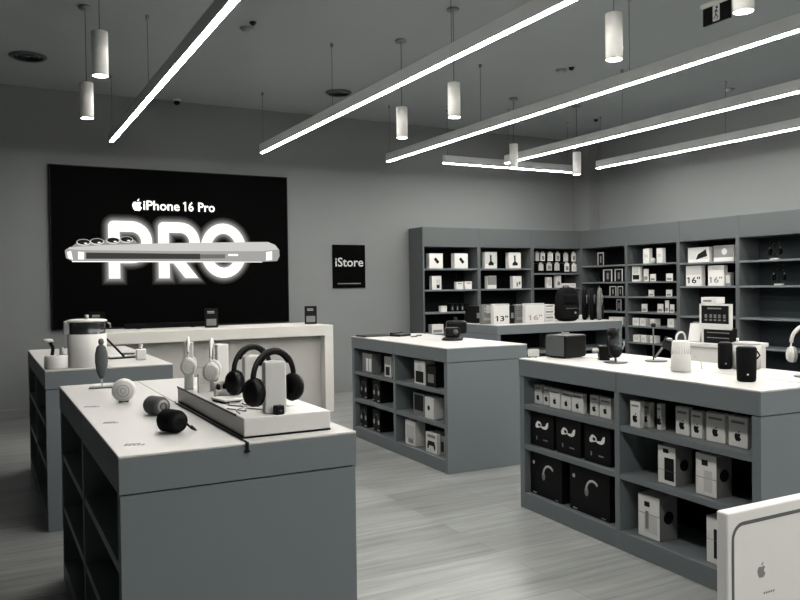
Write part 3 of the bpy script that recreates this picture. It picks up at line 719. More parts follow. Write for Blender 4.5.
# small things on the plinth
def earbuds(x, y, label, m1=WHITE, m2=BLACK, rz=0.0):
    t = thing('earbud_case', label, 'earbuds', (x, y, PZ), rz, 'earbud cases on the plinth')
    part('case', m1, t, lambda b: b.box(-.028, .028, -.012, .012, 0, .03, .010, 3))
    part('lid', m1, t, lambda b: b.box(-.028, .028, .004, .012, .028, .056, .004, 2))
    for s_ in (-1, 1): part('earbud', m2, t, lambda b: b.lathe([(0, .02), (.006, .022), (.008, .03), (.006, .04), (0, .044)], 14, T(.013*s_, -.003, .006)))
earbuds(.745, 2.74, 'open white earbud case with black buds on the white plinth', rz=.3)
earbuds(.800, 2.78, 'small open white case with black buds beside the broad stand', rz=-.2)
t = thing('charging_pad', 'flat white charging pad on the plinth with a dark rim', 'charger', (.745, 2.62, PZ), .2)
part('pad', WHITE, t, lambda b: b.box(-.05, .05, -.05, .05, .006, .014, .004, 2)); part('foot', BLACK, t, lambda b: b.box(-.045, .045, -.045, .045, 0, .006))
t = thing('product_card', 'small white product card standing on the plinth before the white headphones', 'card', (.724, 2.90, PZ), math.radians(15))
part('card', CARD, t, lambda b: b.box(-.024, .024, -.004, .004, 0, .07), bevel=.001); part('printed_lines', INKL, t, lambda b: [b.box(-.018, .018, -.0045, -.004, z, z+.003) for z in (.05, .042, .034)])
def wire(label, pts, r=.0022, m=CARDG, name='cable'):
    # Catmull-Rom through the points
    P_ = [Vector(p_) for p_ in pts]; out = []
    for i in range(len(P_)-1):
        p0 = P_[max(i-1, 0)]; p1 = P_[i]; p2 = P_[i+1]; p3 = P_[min(i+2, len(P_)-1)]
        for k in range(8):
            s_ = k/8; out.append(.5*((2*p1)+(p2-p0)*s_+(2*p0-5*p1+4*p2-p3)*s_*s_+(3*p1-p0-3*p2+p3)*s_**3))
    out.append(P_[-1])
    b = MB(); b.tube(out, r, 8); o = b.build(name, m); o['label'] = label; o['category'] = 'cable'; return o
zc = PZ+.0032
wire('grey cable curling from the front pillar across the plinth', [(.775, 2.37, zc), (.74, 2.42, zc), (.72, 2.37, zc), (.70, 2.42, zc), (.684, 2.45, zc)])
wire('grey cable curling between the two white pillars', [(.83, 2.62, zc), (.80, 2.55, zc), (.77, 2.58, zc), (.76, 2.50, zc), (.80, 2.47, zc), (.84, 2.50, zc)])
wire('pale cable loop beside the charging pad', [(.79, 2.66, zc), (.81, 2.62, zc), (.795, 2.58, zc), (.76, 2.56, zc), (.72, 2.55, zc)], m=INKL)
wire('tangled white cable loops behind the front pillar', [(.86, 2.50, zc), (.80, 2.42, zc+.012), (.74, 2.47, zc), (.77, 2.54, zc+.01), (.83, 2.46, zc+.02), (.87, 2.40, zc), (.91, 2.43, zc)], .0026, WHITE)
wire('thin dark cable from the charging pad toward the plinth edge', [(.73, 2.57, zc), (.71, 2.52, zc), (.74, 2.46, zc), (.70, 2.40, zc), (.69, 2.33, zc)], .0018, GREY)
wire('white cable between the white headphones and the open case', [(.72, 2.98, zc+.09), (.75, 2.93, zc+.075), (.775, 2.88, zc+.03), (.77, 2.83, zc)], .002, WHITE)
zt_ = CT+.0026
wire('thin black cable along the counter seam', [(.667, 3.13, zt_), (.660, 3.05, zt_), (.662, 2.8, zt_), (.664, 2.5, zt_), (.668, 2.28, zt_), (.668, 2.195, zt_)], .0022, BLACK)
t = thing('cable_clip', 'tiny black clip on the counter edge at the end of the seam', 'clip', (.668, A1, CT))
part('hook', BLACK, t, lambda b: b.box(-.004, .004, -.006, -.0, -.022, .002)); part('plate', BLACK, t, lambda b: b.box(-.008, .008, -.005, 0, -.028, -.022))

# left side of the nearest counter
def onA(px, py): return onz(px, py, CT)
q = onA(102, 388)
t = thing('pod_speaker', 'grey slender pod speaker on a thin stand, far left of nearest counter', 'speaker', (q.x, q.y, CT), math.radians(-10))
part('base_plate', GREY, t, lambda b: b.box(-.055, .055, -.03, .03, 0, .006), bevel=.002)
part('stem', GLASS, t, lambda b: b.cyl(.005, .006, .06, None, 12))
part('body', GREYM, t, lambda b: b.lathe([(0, .04), (.012, .045), (.026, .075), (.033, .12), (.032, .155), (.024, .185), (.014, .195), (0, .197)], 28, Matrix.Scale(.6, 4, (0, 1, 0)) @ Matrix.Scale(.85, 4, (1, 0, 0))))
part('knob', GREY, t, lambda b: b.lathe([(0, .195), (.009, .197), (.013, .208), (.010, .222), (0, .226)], 20))
q = onA(124, 402)
def roundspk():
    t = thing('round_speaker', 'white round speaker with ringed face on the nearest counter', 'speaker', (q.x, q.y, CT), math.radians(-14))
    Mx = T(0, 0, .047) @ R(PI/2, 'X') @ Matrix.Scale(.88, 4)
    part('body', WHITE, t, lambda b: b.lathe([(0, -.036), (.03, -.035), (.045, -.026), (.0515, -.008), (.051, .012), (.046, .024), (.040, .028), (0, .028)], 40, Mx))
    part('face', CARD, t, lambda b: b.lathe([(0, .031), (.034, .031), (.037, .028)], 36, Mx))
    part('ring', INKG, t, lambda b: [b.lathe([(r_, .0305), (r_+.0005, .0325), (r_+.002, .0325), (r_+.0025, .0305)], 36, Mx) for r_ in (.010, .024)])
    part('foot', BLACK, t, lambda b: b.box(-.018, .018, -.012, .012, 0, .006))
roundspk()
def lying(label, q, rz, r, L, bodym, capm):
    t = thing('cylinder_speaker', label, 'speaker', (q.x, q.y, CT), rz, 'cylinder speakers on the nearest counter')
    Mx = T(0, 0, r) @ R(PI/2, 'X')
    part('body', bodym, t, lambda b: b.lathe([(0, -L/2), (r*.8, -L/2), (r, -L/2+.012), (r, L/2-.012), (r*.86, L/2), (0, L/2)], 32, Mx))
    part('end_cap', capm, t, lambda b: b.lathe([(0, L/2+.002), (r*.62, L/2+.002), (r*.74, L/2-.001)], 32, Mx))
    part('end_ring', BLACK, t, lambda b: b.lathe([(r*.3, L/2+.002), (r*.33, L/2+.004), (r*.4, L/2+.002)], 32, Mx))
    return t
q = onA(158, 416)
lying('grey cylinder speaker lying beside the white round speaker', Vector((q.x, q.y+.03, 0)), math.radians(24), .033, .082, GREYM, STEEL)
q = onA(175, 434)
t = lying('black cylinder speaker with a hook strap lying nearest the seam', Vector((q.x-.003, q.y+.03, 0)), math.radians(24), .036, .078, BLACKM, BLACK)
part('strap', BLACK, t, lambda b: b.tube([(.02, -.045, .03), (.035, -.055, .012), (.055, -.045, .004), (.062, -.03, .006), (.058, -.02, .014)], .0035, 8))
# printed price marks on the white top
def mark(px, py, wd, label):
    q = onA(px, py)
    b = MB()
    for k in range(5): b.box(-wd/2+k*wd/5, -wd/2+k*wd/5+wd*.15, -.008, .008, 0, .0004)
    for k in range(3): b.box(-wd/2+k*wd/4, -wd/2+k*wd/4+wd*.2, .014, .022, 0, .0004)
    o = b.build('price_mark', INKG, None, 0, (q.x, q.y, CT+.0005), math.radians(-20)); tag(o, label, 'price mark', 'printed marks on the nearest counter')
mark(92, 407, .06, 'faint grey printed mark on the white top, farthest of three')
mark(111, 423, .05, 'faint grey printed mark on the white top, middle of three')
mark(135, 445, .06, 'faint grey printed mark on the white top, nearest the corner')

# contents of the left counters
def stub(label, x, y, z, w_, d_, h_, body=CARDD, prints=(), g=None):
    return carton(label, (x, y, z), w_, d_, h_, -PI/2, body, prints, g)
AX = A0+.06
G = 'boxes on the nearest counter shelves'
stub('small dark carton with a pale ring on the upper shelf of the nearest counter', AX+.05, 3.33, .594, .09, .12, .15, CARDD, [('disc', 0, .62, .16, INKG)], G)
stub('small dark carton on the upper front shelf of the nearest counter', AX+.08, 2.72, .594, .11, .12, .14, CARDD, [('disc', 0, .6, .12, INKL)], G)
stub('tall pale carton low on the nearest counter, front bay', AX+.02, 2.62, .095, .16, .10, .20, CARD, [('band', -.3, .3, .2, .8, INKL), ('lines', INKG)], G)
stub('second pale carton low on the nearest counter beside the tall one', AX+.04, 2.40, .095, .14, .10, .17, CARD, [('band', -.3, .3, .3, .7, INKG)], G)
stub('dark carton low in the far bay of the nearest counter', AX+.06, 3.4, .095, .2, .14, .18, CARDD, [('band', -.3, .3, .3, .7, INKG)], G)
G = 'boxes on the far left counter shelves'
stub('pale carton on the front end of the far left counter, middle shelf', .306+.03, 4.90, .350, .09, .10, .15, CARD, [('band', -.3, .3, .3, .7, INKL)], G)
stub('dark carton on the upper shelf of the far left counter', .306+.06, 5.25, .594, .14, .10, .15, CARDD, [('band', -.2, .2, .3, .7, INKG)], G)
stub('grey carton on the upper shelf of the far left counter, toward the wall', .306+.06, 5.95, .594, .12, .10, .14, CARDG, [('band', -.2, .2, .3, .7, INKL)], G)
stub('grey carton low on the far left counter, toward the wall', .306+.05, 6.05, .350, .16, .10, .16, CARDG, [('band', -.2, .2, .3, .7, INKL)], G)

# ------------------------------------------------------------------ far left counter top
q = onz(88, 367, CT)
t = thing('countertop_appliance', 'white appliance with a dark glass band and lid on the far left counter', 'appliance', (.548, 4.93, CT))
part('body', WHITE, t, lambda b: b.lathe([(0, .006), (.105, .006), (.108, .012), (.108, .19), (0, .19)], 40))
part('glass_band', mat('smoked_glass', (.02, .022, .024), .12, spec=.6, noise=.05), t, lambda b: b.lathe([(.106, .19), (.102, .192), (.102, .258), (.106, .26)], 40))
part('lid', WHITE, t, lambda b: b.lathe([(0, .275), (.09, .275), (.112, .270), (.114, .262), (.105, .258), (0, .258)], 40))
part('knob', SILVER, t, lambda b: b.lathe([(0, .275), (.012, .275), (.010, .285), (.014, .298), (0, .302)], 20))
part('base', WHITE, t, lambda b: b.cyl(.112, 0, .008, None, 40))
part('handle', STEEL, t, lambda b: b.box(-.13, -.10, -.05, -.02, .19, .268, .004, 2))
part('side_handle', STEEL, t, lambda b: b.tube([(.108, -.02, .25), (.125, -.02, .245), (.128, -.02, .22)], .006, 8))
q = onz(66, 369, CT)
t = thing('drip_tray', 'low white round container with a dark spout left of the white appliance', 'container', (.374, 4.87, CT))
part('body', WHITE, t, lambda b: b.lathe([(0, 0), (.060, 0), (.063, .006), (.063, .07), (.058, .076), (0, .076)], 36))
part('spout', BLACK, t, lambda b: b.tube([(-.02, 0, .076), (-.015, 0, .12), (-.03, 0, .15)], .010, 10))
part('spout_cap', WHITE, t, lambda b: b.lathe([(0, .15), (.03, .155), (.022, .17), (0, .172)], 20, T(-.04, 0, 0)))
part('valve', SILVER, t, lambda b: b.cyl(.012, .076, .12, T(.03, 0, 0), 16, .002))
t = thing('serving_tray', 'thin white square tray under the white appliance', 'tray', (.49, 4.915, CT))
bpy.data.objects.remove(t)
q = onz(141, 360, CT)
t = thing('pump_bottle', 'small white bottle near the right edge of the far left counter', 'bottle', (q.x, q.y, CT))
part('body', WHITE, t, lambda b: b.box(-.03, .03, -.02, .02, 0, .07, .008, 3)); part('neck', CARD, t, lambda b: b.cyl(.010, .07, .085, None, 16)); part('cap', WHITE, t, lambda b: b.cyl(.013, .085, .10, None, 16, .002))
q = onz(118, 350, CT)
t = thing('tablet_stand', 'dark open tablet stand lying right of the white appliance', 'stand', (.80, 5.35, CT), math.radians(10))
part('foot', BLACK, t, lambda b: b.box(-.09, .13, -.05, .05, 0, .008), bevel=.002)
part('arm', BLACK, t, lambda b: b.tube([(.02, 0, .008), (-.08, 0, .12), (-.10, 0, .14)], .007, 8))
q1 = onz(124, 358, CT)
def flat_item(px, py, label, w_, d_, m, rz):
    q = onz(px, py, CT)
    o = MB().box(-w_/2, w_/2, -d_/2, d_/2, 0, .012, .004, 2).build('flat_charger', m, None, 0, (q.x, q.y, CT), rz); tag(o, label, 'charger', 'flat chargers on the far left counter')
flat_item(118, 357.5, 'flat white charger on the far left counter beside the appliance', .12, .07, WHITE, .2)
flat_item(128, 354.5, 'flat grey charger near the white bottle', .09, .05, GREY, -.3)

# ------------------------------------------------------------------ things on the console table
def desk_frame(px, py, label, s=1.0):
    q = onz(px, py, BZT)
    t = thing('sign_holder', label, 'sign', (q.x, q.y, BZT), math.radians(-14), 'small dark sign holders on the console')
    part('panel', BLACK, t, lambda b: b.box(-.068, .068, -.006, .006, .0, .20), bevel=.002)
    part('picture', INKG, t, lambda b: b.prism(rounded_rect(-.05, .05, .02, .09, .004, 2), .0006, T(0, -.006, 0)))
    part('foot', BLACK, t, lambda b: b.box(-.05, .05, -.03, .03, 0, .006))
    part('caption', INKL, t, lambda b: [b.box(-.04, .03, -.0066, -.006, z, z+.007) for z in (.15, .165)])
desk_frame(211.5, 327.5, 'small dark sign holder on the console, in front of the screen')
desk_frame(310.8, 324, 'small dark sign holder at the right end of the console')
desk_frame(97, 333, 'small dark sign holder on the console behind the white appliance')
q = onz(165, 329, BZT)
t = thing('soundbar', 'low black soundbar on the console below the screen', 'speaker', (1.72, 8.45, BZT))
part('body', BLACKM, t, lambda b: b.box(-.42, .42, -.04, .04, .005, .055, .012, 3)); part('foot', BLACK, t, lambda b: (b.box(-.3, -.26, -.03, .03, 0, .006), b.box(.26, .3, -.03, .03, 0, .006)))

# ------------------------------------------------------------------ middle counter shelves (face left)
BXF = B0+.035
G = 'boxes in the middle counter'
def bx(rect, zs, label, body=CARD, prints=(), d_=.09, g=None, setb=.035, **k):
    return on_p(FB, rect, zs, setb, d_, label, body, prints, g or G, **k)
bx((362.5, 353.5, 372, 372), .594, 'pale carton with two bright panels on the top shelf of the middle counter', CARDG, [('band', -.1, .45, .08, .75, INKW), ('band', .14, .2, .08, .75, INKG, .0009)])
bx((384.5, 356.5, 391, 374), .594, 'white and black carton beside the divider in the middle counter', CARD, [('band', -.5, .5, .6, .98, INKG), ('band', -.3, .3, .1, .5, INK)])
bx((414.5, 360.5, 425, 384), .594, 'white carton with dark headset picture, upper right shelf of the middle counter', CARD, [('band', -.38, .36, .08, .55, INK), ('band', -.2, .2, .55, .8, INKL)])
bx((426, 366, 436, 387), .594, 'black carton beside the headset carton in the middle counter', CARDD, [('band', -.3, .3, .2, .6, INKG)])
bx((413.5, 393, 424.5, 414), .350, 'dark grey carton in the middle row of the middle counter', CARDG, [('band', -.4, .4, .2, .9, INK)], setb=.05)
bx((425, 397.5, 433.5, 416.5), .350, 'white carton with a dark mark in the middle row of the middle counter', CARD, [('disc', -.05, .5, .12, INK)])
bx((405.5, 420.5, 415.5, 447), .095, 'tall white picture carton on the bottom right shelf of the middle counter', CARD, [('band', -.4, .4, .25, .8, INKL), ('band', -.2, .3, .1, .3, INKG)])
def gamepad(b):
    for sx in (-1, 1): b.prism([(sx*.02, .09), (sx*.05, .088), (sx*.062, .05), (sx*.058, .025), (sx*.045, .03), (sx*.03, .055), (sx*.0, .055), (0, .09)], .0008)
t = bx((426, 433, 437, 456.5), .095, 'white carton with a black gamepad picture on the bottom shelf of the middle counter', CARD, [('band', -.35, .35, .75, .9, INKG)], .1)
part('printed_gamepad', INK, t, gamepad)
bx((440.3, 436, 445, 459), .095, 'grey carton right of the gamepad carton in the middle counter', CARDG, [('band', -.3, .3, .2, .7, INK)], setb=.06)
def headset_small(px, py, zs, label):
    q = FB.lx(px, py, .10)
    t = thing('boxed_headset', label, 'headset box', FB.w(.05, q.y, zs), FB.rz-PI/2, 'black headset boxes in the middle counter')
    part('body', CARDD, t, lambda b: b.box(-.075, .075, 0, .16, 0, .19, .003, 1))
    part('printed_headband', INKG, t, lambda b: b.tube([(.045*math.cos(PI*k/10), -.0004, .10+.055*math.sin(PI*k/10)) for k in range(11)], .004, 6, False, (.0006, .004)))
    part('printed_cup', INKL, t, lambda b: (b.prism(disc_poly(-.045, .085, .016, 14, .022), .0006), b.prism(disc_poly(.045, .085, .016, 14, .022), .0006)))
    part('printed_text', INKL, t, lambda b: (b.prism(rounded_rect(-.07, -.05, .012, .022, .001, 1), .0006), b.prism(rounded_rect(.02, .07, .012, .02, .001, 1), .0006)))
for i, (px_, s) in enumerate(((368.7, 'left'), (381.5, 'right'))):
    headset_small(px_, 390, .350, 'black headset box, %s of two in the middle row of the middle counter' % s)
    headset_small(px_, 420, .095, 'black headset box, %s of two in the bottom row of the middle counter' % s)

# middle counter top
q = onz(375, 336, CT)
def onB(px, py): return onz(px, py, CT)
o = MB().box(-.13, .13, -.09, .09, 0, .012, .004, 2).build('laptop', BLACK, None, 0, (3.10, 6.30, CT), .1); tag(o, 'closed black laptop at the far end of the middle counter', 'laptop')
part('lid_edge', STEEL, o, lambda b: b.box(-.13, .13, -.0905, -.09, .004, .006))
t = thing('card_reader', 'black card reader with a raised back on the middle counter', 'card reader', (3.30, 6.16, CT), math.radians(25))
part('body', BLACK, t, lambda b: b.box(-.085, .085, -.06, .06, 0, .018, .006, 2)); part('screen', STEEL, t, lambda b: b.box(-.05, .05, -.01, .045, .018, .021)); part('raised_back', BLACK, t, lambda b: b.box(-.08, .08, .03, .058, .017, .032, .005, 2))
for i, (px_, py_, s) in enumerate(((408, 334.5, 'left'), (414, 337, 'middle'), (419, 336, 'right'))):
    q = onB(px_, py_)
    o = MB().box(-.03, .03, -.008, .008, 0, .012, .003, 1).build('key_tag', [GREY, STEEL, CARDG][i], None, 0, (q.x, q.y, CT), [.5, -.6, .2][i]); tag(o, 'small pale tag on the middle counter, %s of three' % s, 'tag', 'small tags')
q = onB(452, 340)
t = thing('action_camera', 'black action camera on a low round base at the middle counter edge', 'camera', (3.385, 5.42, CT), math.radians(-20))
part('base', BLACK, t, lambda b: b.lathe([(0, 0), (.085, 0), (.088, .008), (.07, .024), (.03, .028), (0, .028)], 32))
part('neck', BLACK, t, lambda b: b.cyl(.012, .028, .06, None, 14))
part('body', BLACK, t, lambda b: b.box(-.06, .06, -.04, .04, .026, .105, .014, 3))
part('lens', GREY, t, lambda b: b.lathe([(0, .012), (.016, .012), (.02, .008), (.02, 0), (0, 0)], 24, T(.02, -.04, .07) @ R(PI/2, 'X')))
t = thing('video_headset', 'black bulky video headset standing behind the action camera', 'headset', (3.525, 5.58, CT), math.radians(-25))
part('base', BLACK, t, lambda b: b.cyl(.06, 0, .012, None, 28, .003))
part('post', BLACK, t, lambda b: b.cyl(.012, .012, .09, None, 14))
part('visor', BLACK, t, lambda b: b.box(-.085, .085, -.06, .04, .04, .15, .022, 4))
part('strap', BLACKM, t, lambda b: b.tube([(.08*math.cos(PI*k/12), .03+.07*math.sin(PI*k/12), .115) for k in range(13)], .012, 8, False, (.006, .018)))
part('head_strap', BLACKM, t, lambda b: b.tube([(0, -.03+.10*math.sin(PI*k/12)*.5+.02*k/12*4, .145+.03*math.sin(PI*k/12)) for k in range(13)], .010, 8, False, (.014, .005)))

# ------------------------------------------------------------------ right counter shelves (face left)
G = 'white emblem boxes on the right counter'
ordn = ['first', 'second', 'third', 'fourth', 'fifth', 'sixth', 'seventh', 'eighth']
row = [(532, 384, 539.3, 404), (543.5, 386.5, 549, 405), (549.5, 388.5, 560, 408.3), (561.3, 391, 571, 410.5), (571.8, 393, 583, 413), (590, 395, 598.3, 415.8), (599.6, 397.5, 611, 418.5)]
for i, rc in enumerate(row):
    on_p(FC, rc, .632, max(.02, min(.085, FC.lz(rc[0], rc[3]-1.5, .632).x)), .03, 'white emblem box on the upper left shelf of the right counter, %s from left' % ordn[i], CARD, [('emblem', 0, .36, .34), ('band', -.36, .36, .76, .84, INKG), ('band', -.5, .5, .97, .995, INKG)], G, ymax=1.686, name='accessory_box')
row = [(630.2, 400.5, 640, 422), (640.7, 402.5, 650, 426.5), (657, 404, 661, 427), (675.5, 407, 688.5, 430), (691, 411, 702, 434), (706, 413, 725, 438.5), (728.5, 416.5, 747.5, 442)]
for i, rc in enumerate(row):
    on_p(FC, rc, .632, max(.02, min(.085 if i else .03, FC.lz(rc[0], rc[3]-1.5, .632).x)), .03, 'white emblem box on the upper right shelf of the right counter, %s from left' % ordn[i], CARD, [('emblem', 0, .36, .34), ('band', -.36, .36, .76, .84, INKG), ('band', -.5, .5, .97, .995, INKG)], G, ymax=.8495, name='accessory_box')
# goggles boxes
for i, (u0, u1, v) in enumerate(((530.5, 554, 424), (556, 581, 432), (584, 611, 441))):
    a_, b_ = FC.lx(u0, v+20, .04), FC.lx(u1, v+20, .04)
    wv = a_.y-b_.y
    t = carton('black goggles box with bright picture, %s of three in the right counter' % ('left', 'middle', 'right')[i], FC.w(.04, (a_.y+b_.y)/2, .389), wv-.006, .14, .20, FC.rz-PI/2, CARDD, [('band', -.25, -.2, .18, .3, INKG), ('band', .05, .25, .2, .24, INKG)], 'goggles boxes', name='goggles_box')
    part('printed_goggles', INKW, t, lambda b: (b.prism(smooth_poly([(-.062, .125), (-.04, .15), (-.01, .142), (-.004, .12), (-.03, .112), (-.055, .108)], 3), .0007), b.prism(smooth_poly([(.062, .152), (.045, .145), (.03, .125), (.0, .122), (.0, .112), (.035, .108), (.058, .122)], 3), .0007)))
    part('printed_shade', INK, t, lambda b: b.prism(smooth_poly([(-.035, .135), (-.015, .135), (-.012, .122), (-.03, .12)], 3), .0012))
# headset boxes at the bottom left
for i, (u0, u1, v) in enumerate(((531, 562, 468), (570, 610, 482))):
    a_, b_ = FC.lx(u0, v+30, .04), FC.lx(u1, v+30, .04)
    t = carton('large black headset box, %s of two, bottom of the right counter' % ('left', 'right')[i], FC.w(.04, (a_.y+b_.y)/2, .095), a_.y-b_.y, .16, .25, FC.rz-PI/2, CARDD, [('band', -.42, -.36, .72, .8, INKL), ('band', -.42, -.3, .03, .06, INKL), ('band', .3, .4, .03, .05, INKL)], 'large headset boxes', name='headset_box')
    part('printed_headset', INKL, t, lambda b: b.tube([(.03+.055*math.cos(PI*k/12), -.0004, .13+.06*math.sin(PI*k/12)) for k in range(3, 13)], .006, 6, False, (.0006, .008)))
    part('printed_cup', INKG, t, lambda b: b.prism(disc_poly(-.022, .125, .016, 16, .026), .0008))
# white boxes with a round print on the side
def cubebox(rf, us, zs, label, prints, dep=None):
    u0, v0, u1, v1 = rf
    xf = .05
    a_, b_ = FC.lx(u0, v1, xf), FC.lx(u1, v1, xf); top = FC.lx((u0+u1)/2, v0, xf)
    w_ = a_.y-b_.y
    # depth such that the far edge of the visible side lands on pixel column us
    d_ = .01
    while d_ < .3:
        pt = FC.w(xf+d_, b_.y, zs+.1)-CP
        if 400+FPX*pt.dot(RX)/pt.dot(FX) > us: break
        d_ += .005
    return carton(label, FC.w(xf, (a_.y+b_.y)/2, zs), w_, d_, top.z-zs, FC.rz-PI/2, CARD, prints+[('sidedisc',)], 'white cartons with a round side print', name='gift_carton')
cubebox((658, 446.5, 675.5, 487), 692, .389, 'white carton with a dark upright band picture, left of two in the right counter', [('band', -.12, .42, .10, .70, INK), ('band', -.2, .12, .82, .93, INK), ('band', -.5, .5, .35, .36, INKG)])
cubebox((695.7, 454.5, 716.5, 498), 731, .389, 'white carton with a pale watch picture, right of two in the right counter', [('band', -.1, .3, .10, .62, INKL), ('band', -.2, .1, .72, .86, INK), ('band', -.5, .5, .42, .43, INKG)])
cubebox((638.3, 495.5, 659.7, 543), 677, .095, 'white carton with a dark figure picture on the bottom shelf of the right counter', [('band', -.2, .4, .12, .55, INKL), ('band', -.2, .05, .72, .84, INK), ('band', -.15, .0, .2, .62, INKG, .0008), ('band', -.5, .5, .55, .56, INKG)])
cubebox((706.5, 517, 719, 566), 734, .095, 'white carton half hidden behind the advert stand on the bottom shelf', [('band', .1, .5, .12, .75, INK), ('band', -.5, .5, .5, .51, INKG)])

# ------------------------------------------------------------------ right counter top
def onC(px, py): return onz(px, py, CT)
t = thing('portable_speaker', 'big black box speaker with grey front, left end of the right counter', 'speaker', (3.06, 3.635, CT), math.radians(10))
part('body', BLACK, t, lambda b: b.box(0, .20, 0, .155, .004, .138, .010, 2))
part('front_grille', GREYM, t, lambda b: b.box(-.004, .002, .008, .147, .012, .130, .002, 1), label='grey mesh front')
part('handle', STEEL, t, lambda b: b.tube([(.06, .08, .136), (.07, .08, .146), (.13, .08, .146), (.14, .08, .136)], .004, 8))
part('foot', BLACK, t, lambda b: b.box(.02, .18, .02, .135, 0, .006))
q = onC(534, 355)
t = thing('price_stand', 'small white price card behind the big black box speaker', 'card', (3.02, 3.80, CT), math.radians(-40))
bpy.data.objects.remove(t)
q = ony(535.5, 356, 3.80)
t = thing('price_stand', 'small white card stand left of the big black box speaker', 'card', (2.965, 3.815, CT), math.radians(-33))
part('card', CARD, t, lambda b: b.box(-.034, .034, -.003, .003, .006, .052), bevel=.001); part('foot', BLACK, t, lambda b: (b.box(-.028, -.02, -.012, .012, 0, .007), b.box(.01, .018, -.012, .012, 0, .007)))
q = onC(615, 363)
t = thing('gimbal_camera', 'black twin-ball gadget on a pole with a round base, left of the desk lamp', 'camera', (q.x+.012, q.y+.008, CT), 0)
part('base', GREY, t, lambda b: b.cyl(.065, 0, .006, None, 36, .002))
part('pole', STEEL, t, lambda b: b.cyl(.006, .006, .07, None, 12))
part('lower_ball', BLACK, t, lambda b: b.lathe([(0, -.038), (.02, -.034), (.036, -.012), (.036, .012), (.02, .034), (0, .038)], 28, T(0, 0, .065)))
part('upper_ball', BLACK, t, lambda b: b.lathe([(0, -.034), (.02, -.03), (.032, -.01), (.032, .01), (.02, .03), (0, .034)], 28, T(-.012, .01, .165)))
part('arm', BLACK, t, lambda b: b.tube([(-.02, 0, .08), (-.055, 0, .10), (-.05, 0, .14), (-.02, .01, .16)], .010, 10))
part('clamp', SILVER, t, lambda b: b.tube([(.03, -.02, .075), (.045, -.02, .10), (.042, -.02, .12)], .005, 8))
t = thing('webcam', 'dark webcam with a white side knob between the box speaker and the pole gadget', 'camera', (3.20, 3.46, CT), math.radians(-30))
part('base', BLACK, t, lambda b: b.box(-.03, .03, -.03, .03, 0, .012, .003, 1)); part('body', BLACK, t, lambda b: b.box(-.03, .05, -.03, .03, .012, .085, .008, 2)); part('knob', WHITE, t, lambda b: b.cyl(.012, 0, .035, T(-.03, 0, .055) @ R(-PI/2, 'Y'), 16, .002))
q = onC(657.5, 361.5)
t = thing('phone_stand', 'dark jointed phone stand with a round base beside the white lantern', 'stand', (q.x+.0, q.y+.01, CT), 0)
part('base', GREY, t, lambda b: b.cyl(.062, 0, .007, None, 36, .002))
part('pole', GREY, t, lambda b: b.cyl(.0045, .007, .20, T(-.01, .01, 0), 12))
part('joint', BLACK, t, lambda b: b.lathe([(0, -.014), (.012, -.010), (.014, 0), (.012, .010), (0, .014)], 16, T(-.01, .01, .205)))
part('arm', STEEL, t, lambda b: b.tube([(-.01, -.0, .02), (.02, -.02, .07), (.045, -.035, .105)], .006, 8))
part('holder', BLACK, t, lambda b: b.box(-.03, .03, -.008, .008, -.035, .035, .005, 2, T(.055, -.04, .10) @ R(.5, 'Y') @ R(-.5, 'Z')))
part('clamp_knob', SILVER, t, lambda b: b.cyl(.009, -.02, .02, T(.05, -.045, .125) @ R(PI/2, 'X'), 14))
q = onC(680, 372)
t = thing('lantern_speaker', 'white lantern speaker with a loop handle on the right counter', 'speaker', (q.x+.02, q.y+.012, CT))
part('body', WHITE, t, lambda b: b.lathe([(0, 0), (.044, 0), (.048, .005), (.046, .075), (.045, .077), (.042, .148), (.038, .155), (0, .155)], 36))
part('lower_band', CARD, t, lambda b: b.lathe([(.0482, .006), (.0486, .008), (.0468, .070), (.0464, .073)], 36), label='pale lower sleeve')
part('loop_handle', WHITE, t, lambda b: b.tube([(-.032, 0, .145)] + [(.032*math.cos(PI-PI*k/14), 0, .165+.032*math.sin(PI*k/14)) for k in range(15)] + [(.032, 0, .145)], .005, 10))
part('slats', INKL, t, lambda b: [b.tube([(.0395*math.cos(a_), .0395*math.sin(a_), .140), (.0455*math.cos(a_), .0465*math.sin(a_), .09)], .0018, 6) for a_ in [2*PI*k/22 for k in range(22)]])
z9 = CT+.002
qa, qb, qc, qd = onC(688, 366), onC(694, 362), onC(700, 365), onC(702, 369)
wire('thin grey cable arching beside the white lantern speaker', [(qa.x, qa.y, z9), (qb.x, qb.y, CT+.03), (qc.x, qc.y, CT+.028), (qd.x, qd.y, z9)], .002, STEEL)
def can(q, label, r0, r1, h, m, knobm):
    t = thing('can_speaker', label, 'speaker', (q.x, q.y, CT), 0, 'black can speakers')
    part('body', m, t, lambda b: b.lathe([(0, 0), (r0-.006, 0), (r0, .006), (r0+.001, h*.2), (r1, h-.008), (r1-.006, h), (0, h)], 36))
    part('top_panel', BLACK, t, lambda b: b.lathe([(0, h+.002), (r1*.78, h+.002), (r1*.84, h-.001)], 36))
    part('badge', knobm, t, lambda b: b.cyl(.004, 0, .003, T(-(r0*.7), -(r0*.72), h*.22) @ R(PI/2, 'X') @ R(-.75, 'Y'), 12))
    return t
q1, q2 = onC(723.5, 369.5), onC(743.5, 382)
can(Vector((q1.x+.03, q1.y+.015, 0)), 'slim black can speaker, left of two on the right counter', .034, .035, .135, BLACKM, SILVER)
t = can(Vector((q2.x+.03, q2.y+.008, 0)), 'wide black can speaker, nearest on the right counter', .040, .044, .155, BLACKM, SILVER)
part('carry_ring', BLACK, t, lambda b: b.tube([(.044*math.cos(-.6), .044*math.sin(-.6), .10+.0), (.058*math.cos(-.6), .058*math.sin(-.6), .115), (.046*math.cos(-.6), .046*math.sin(-.6), .135)], .004, 8))
mark_q = onC(755, 387)
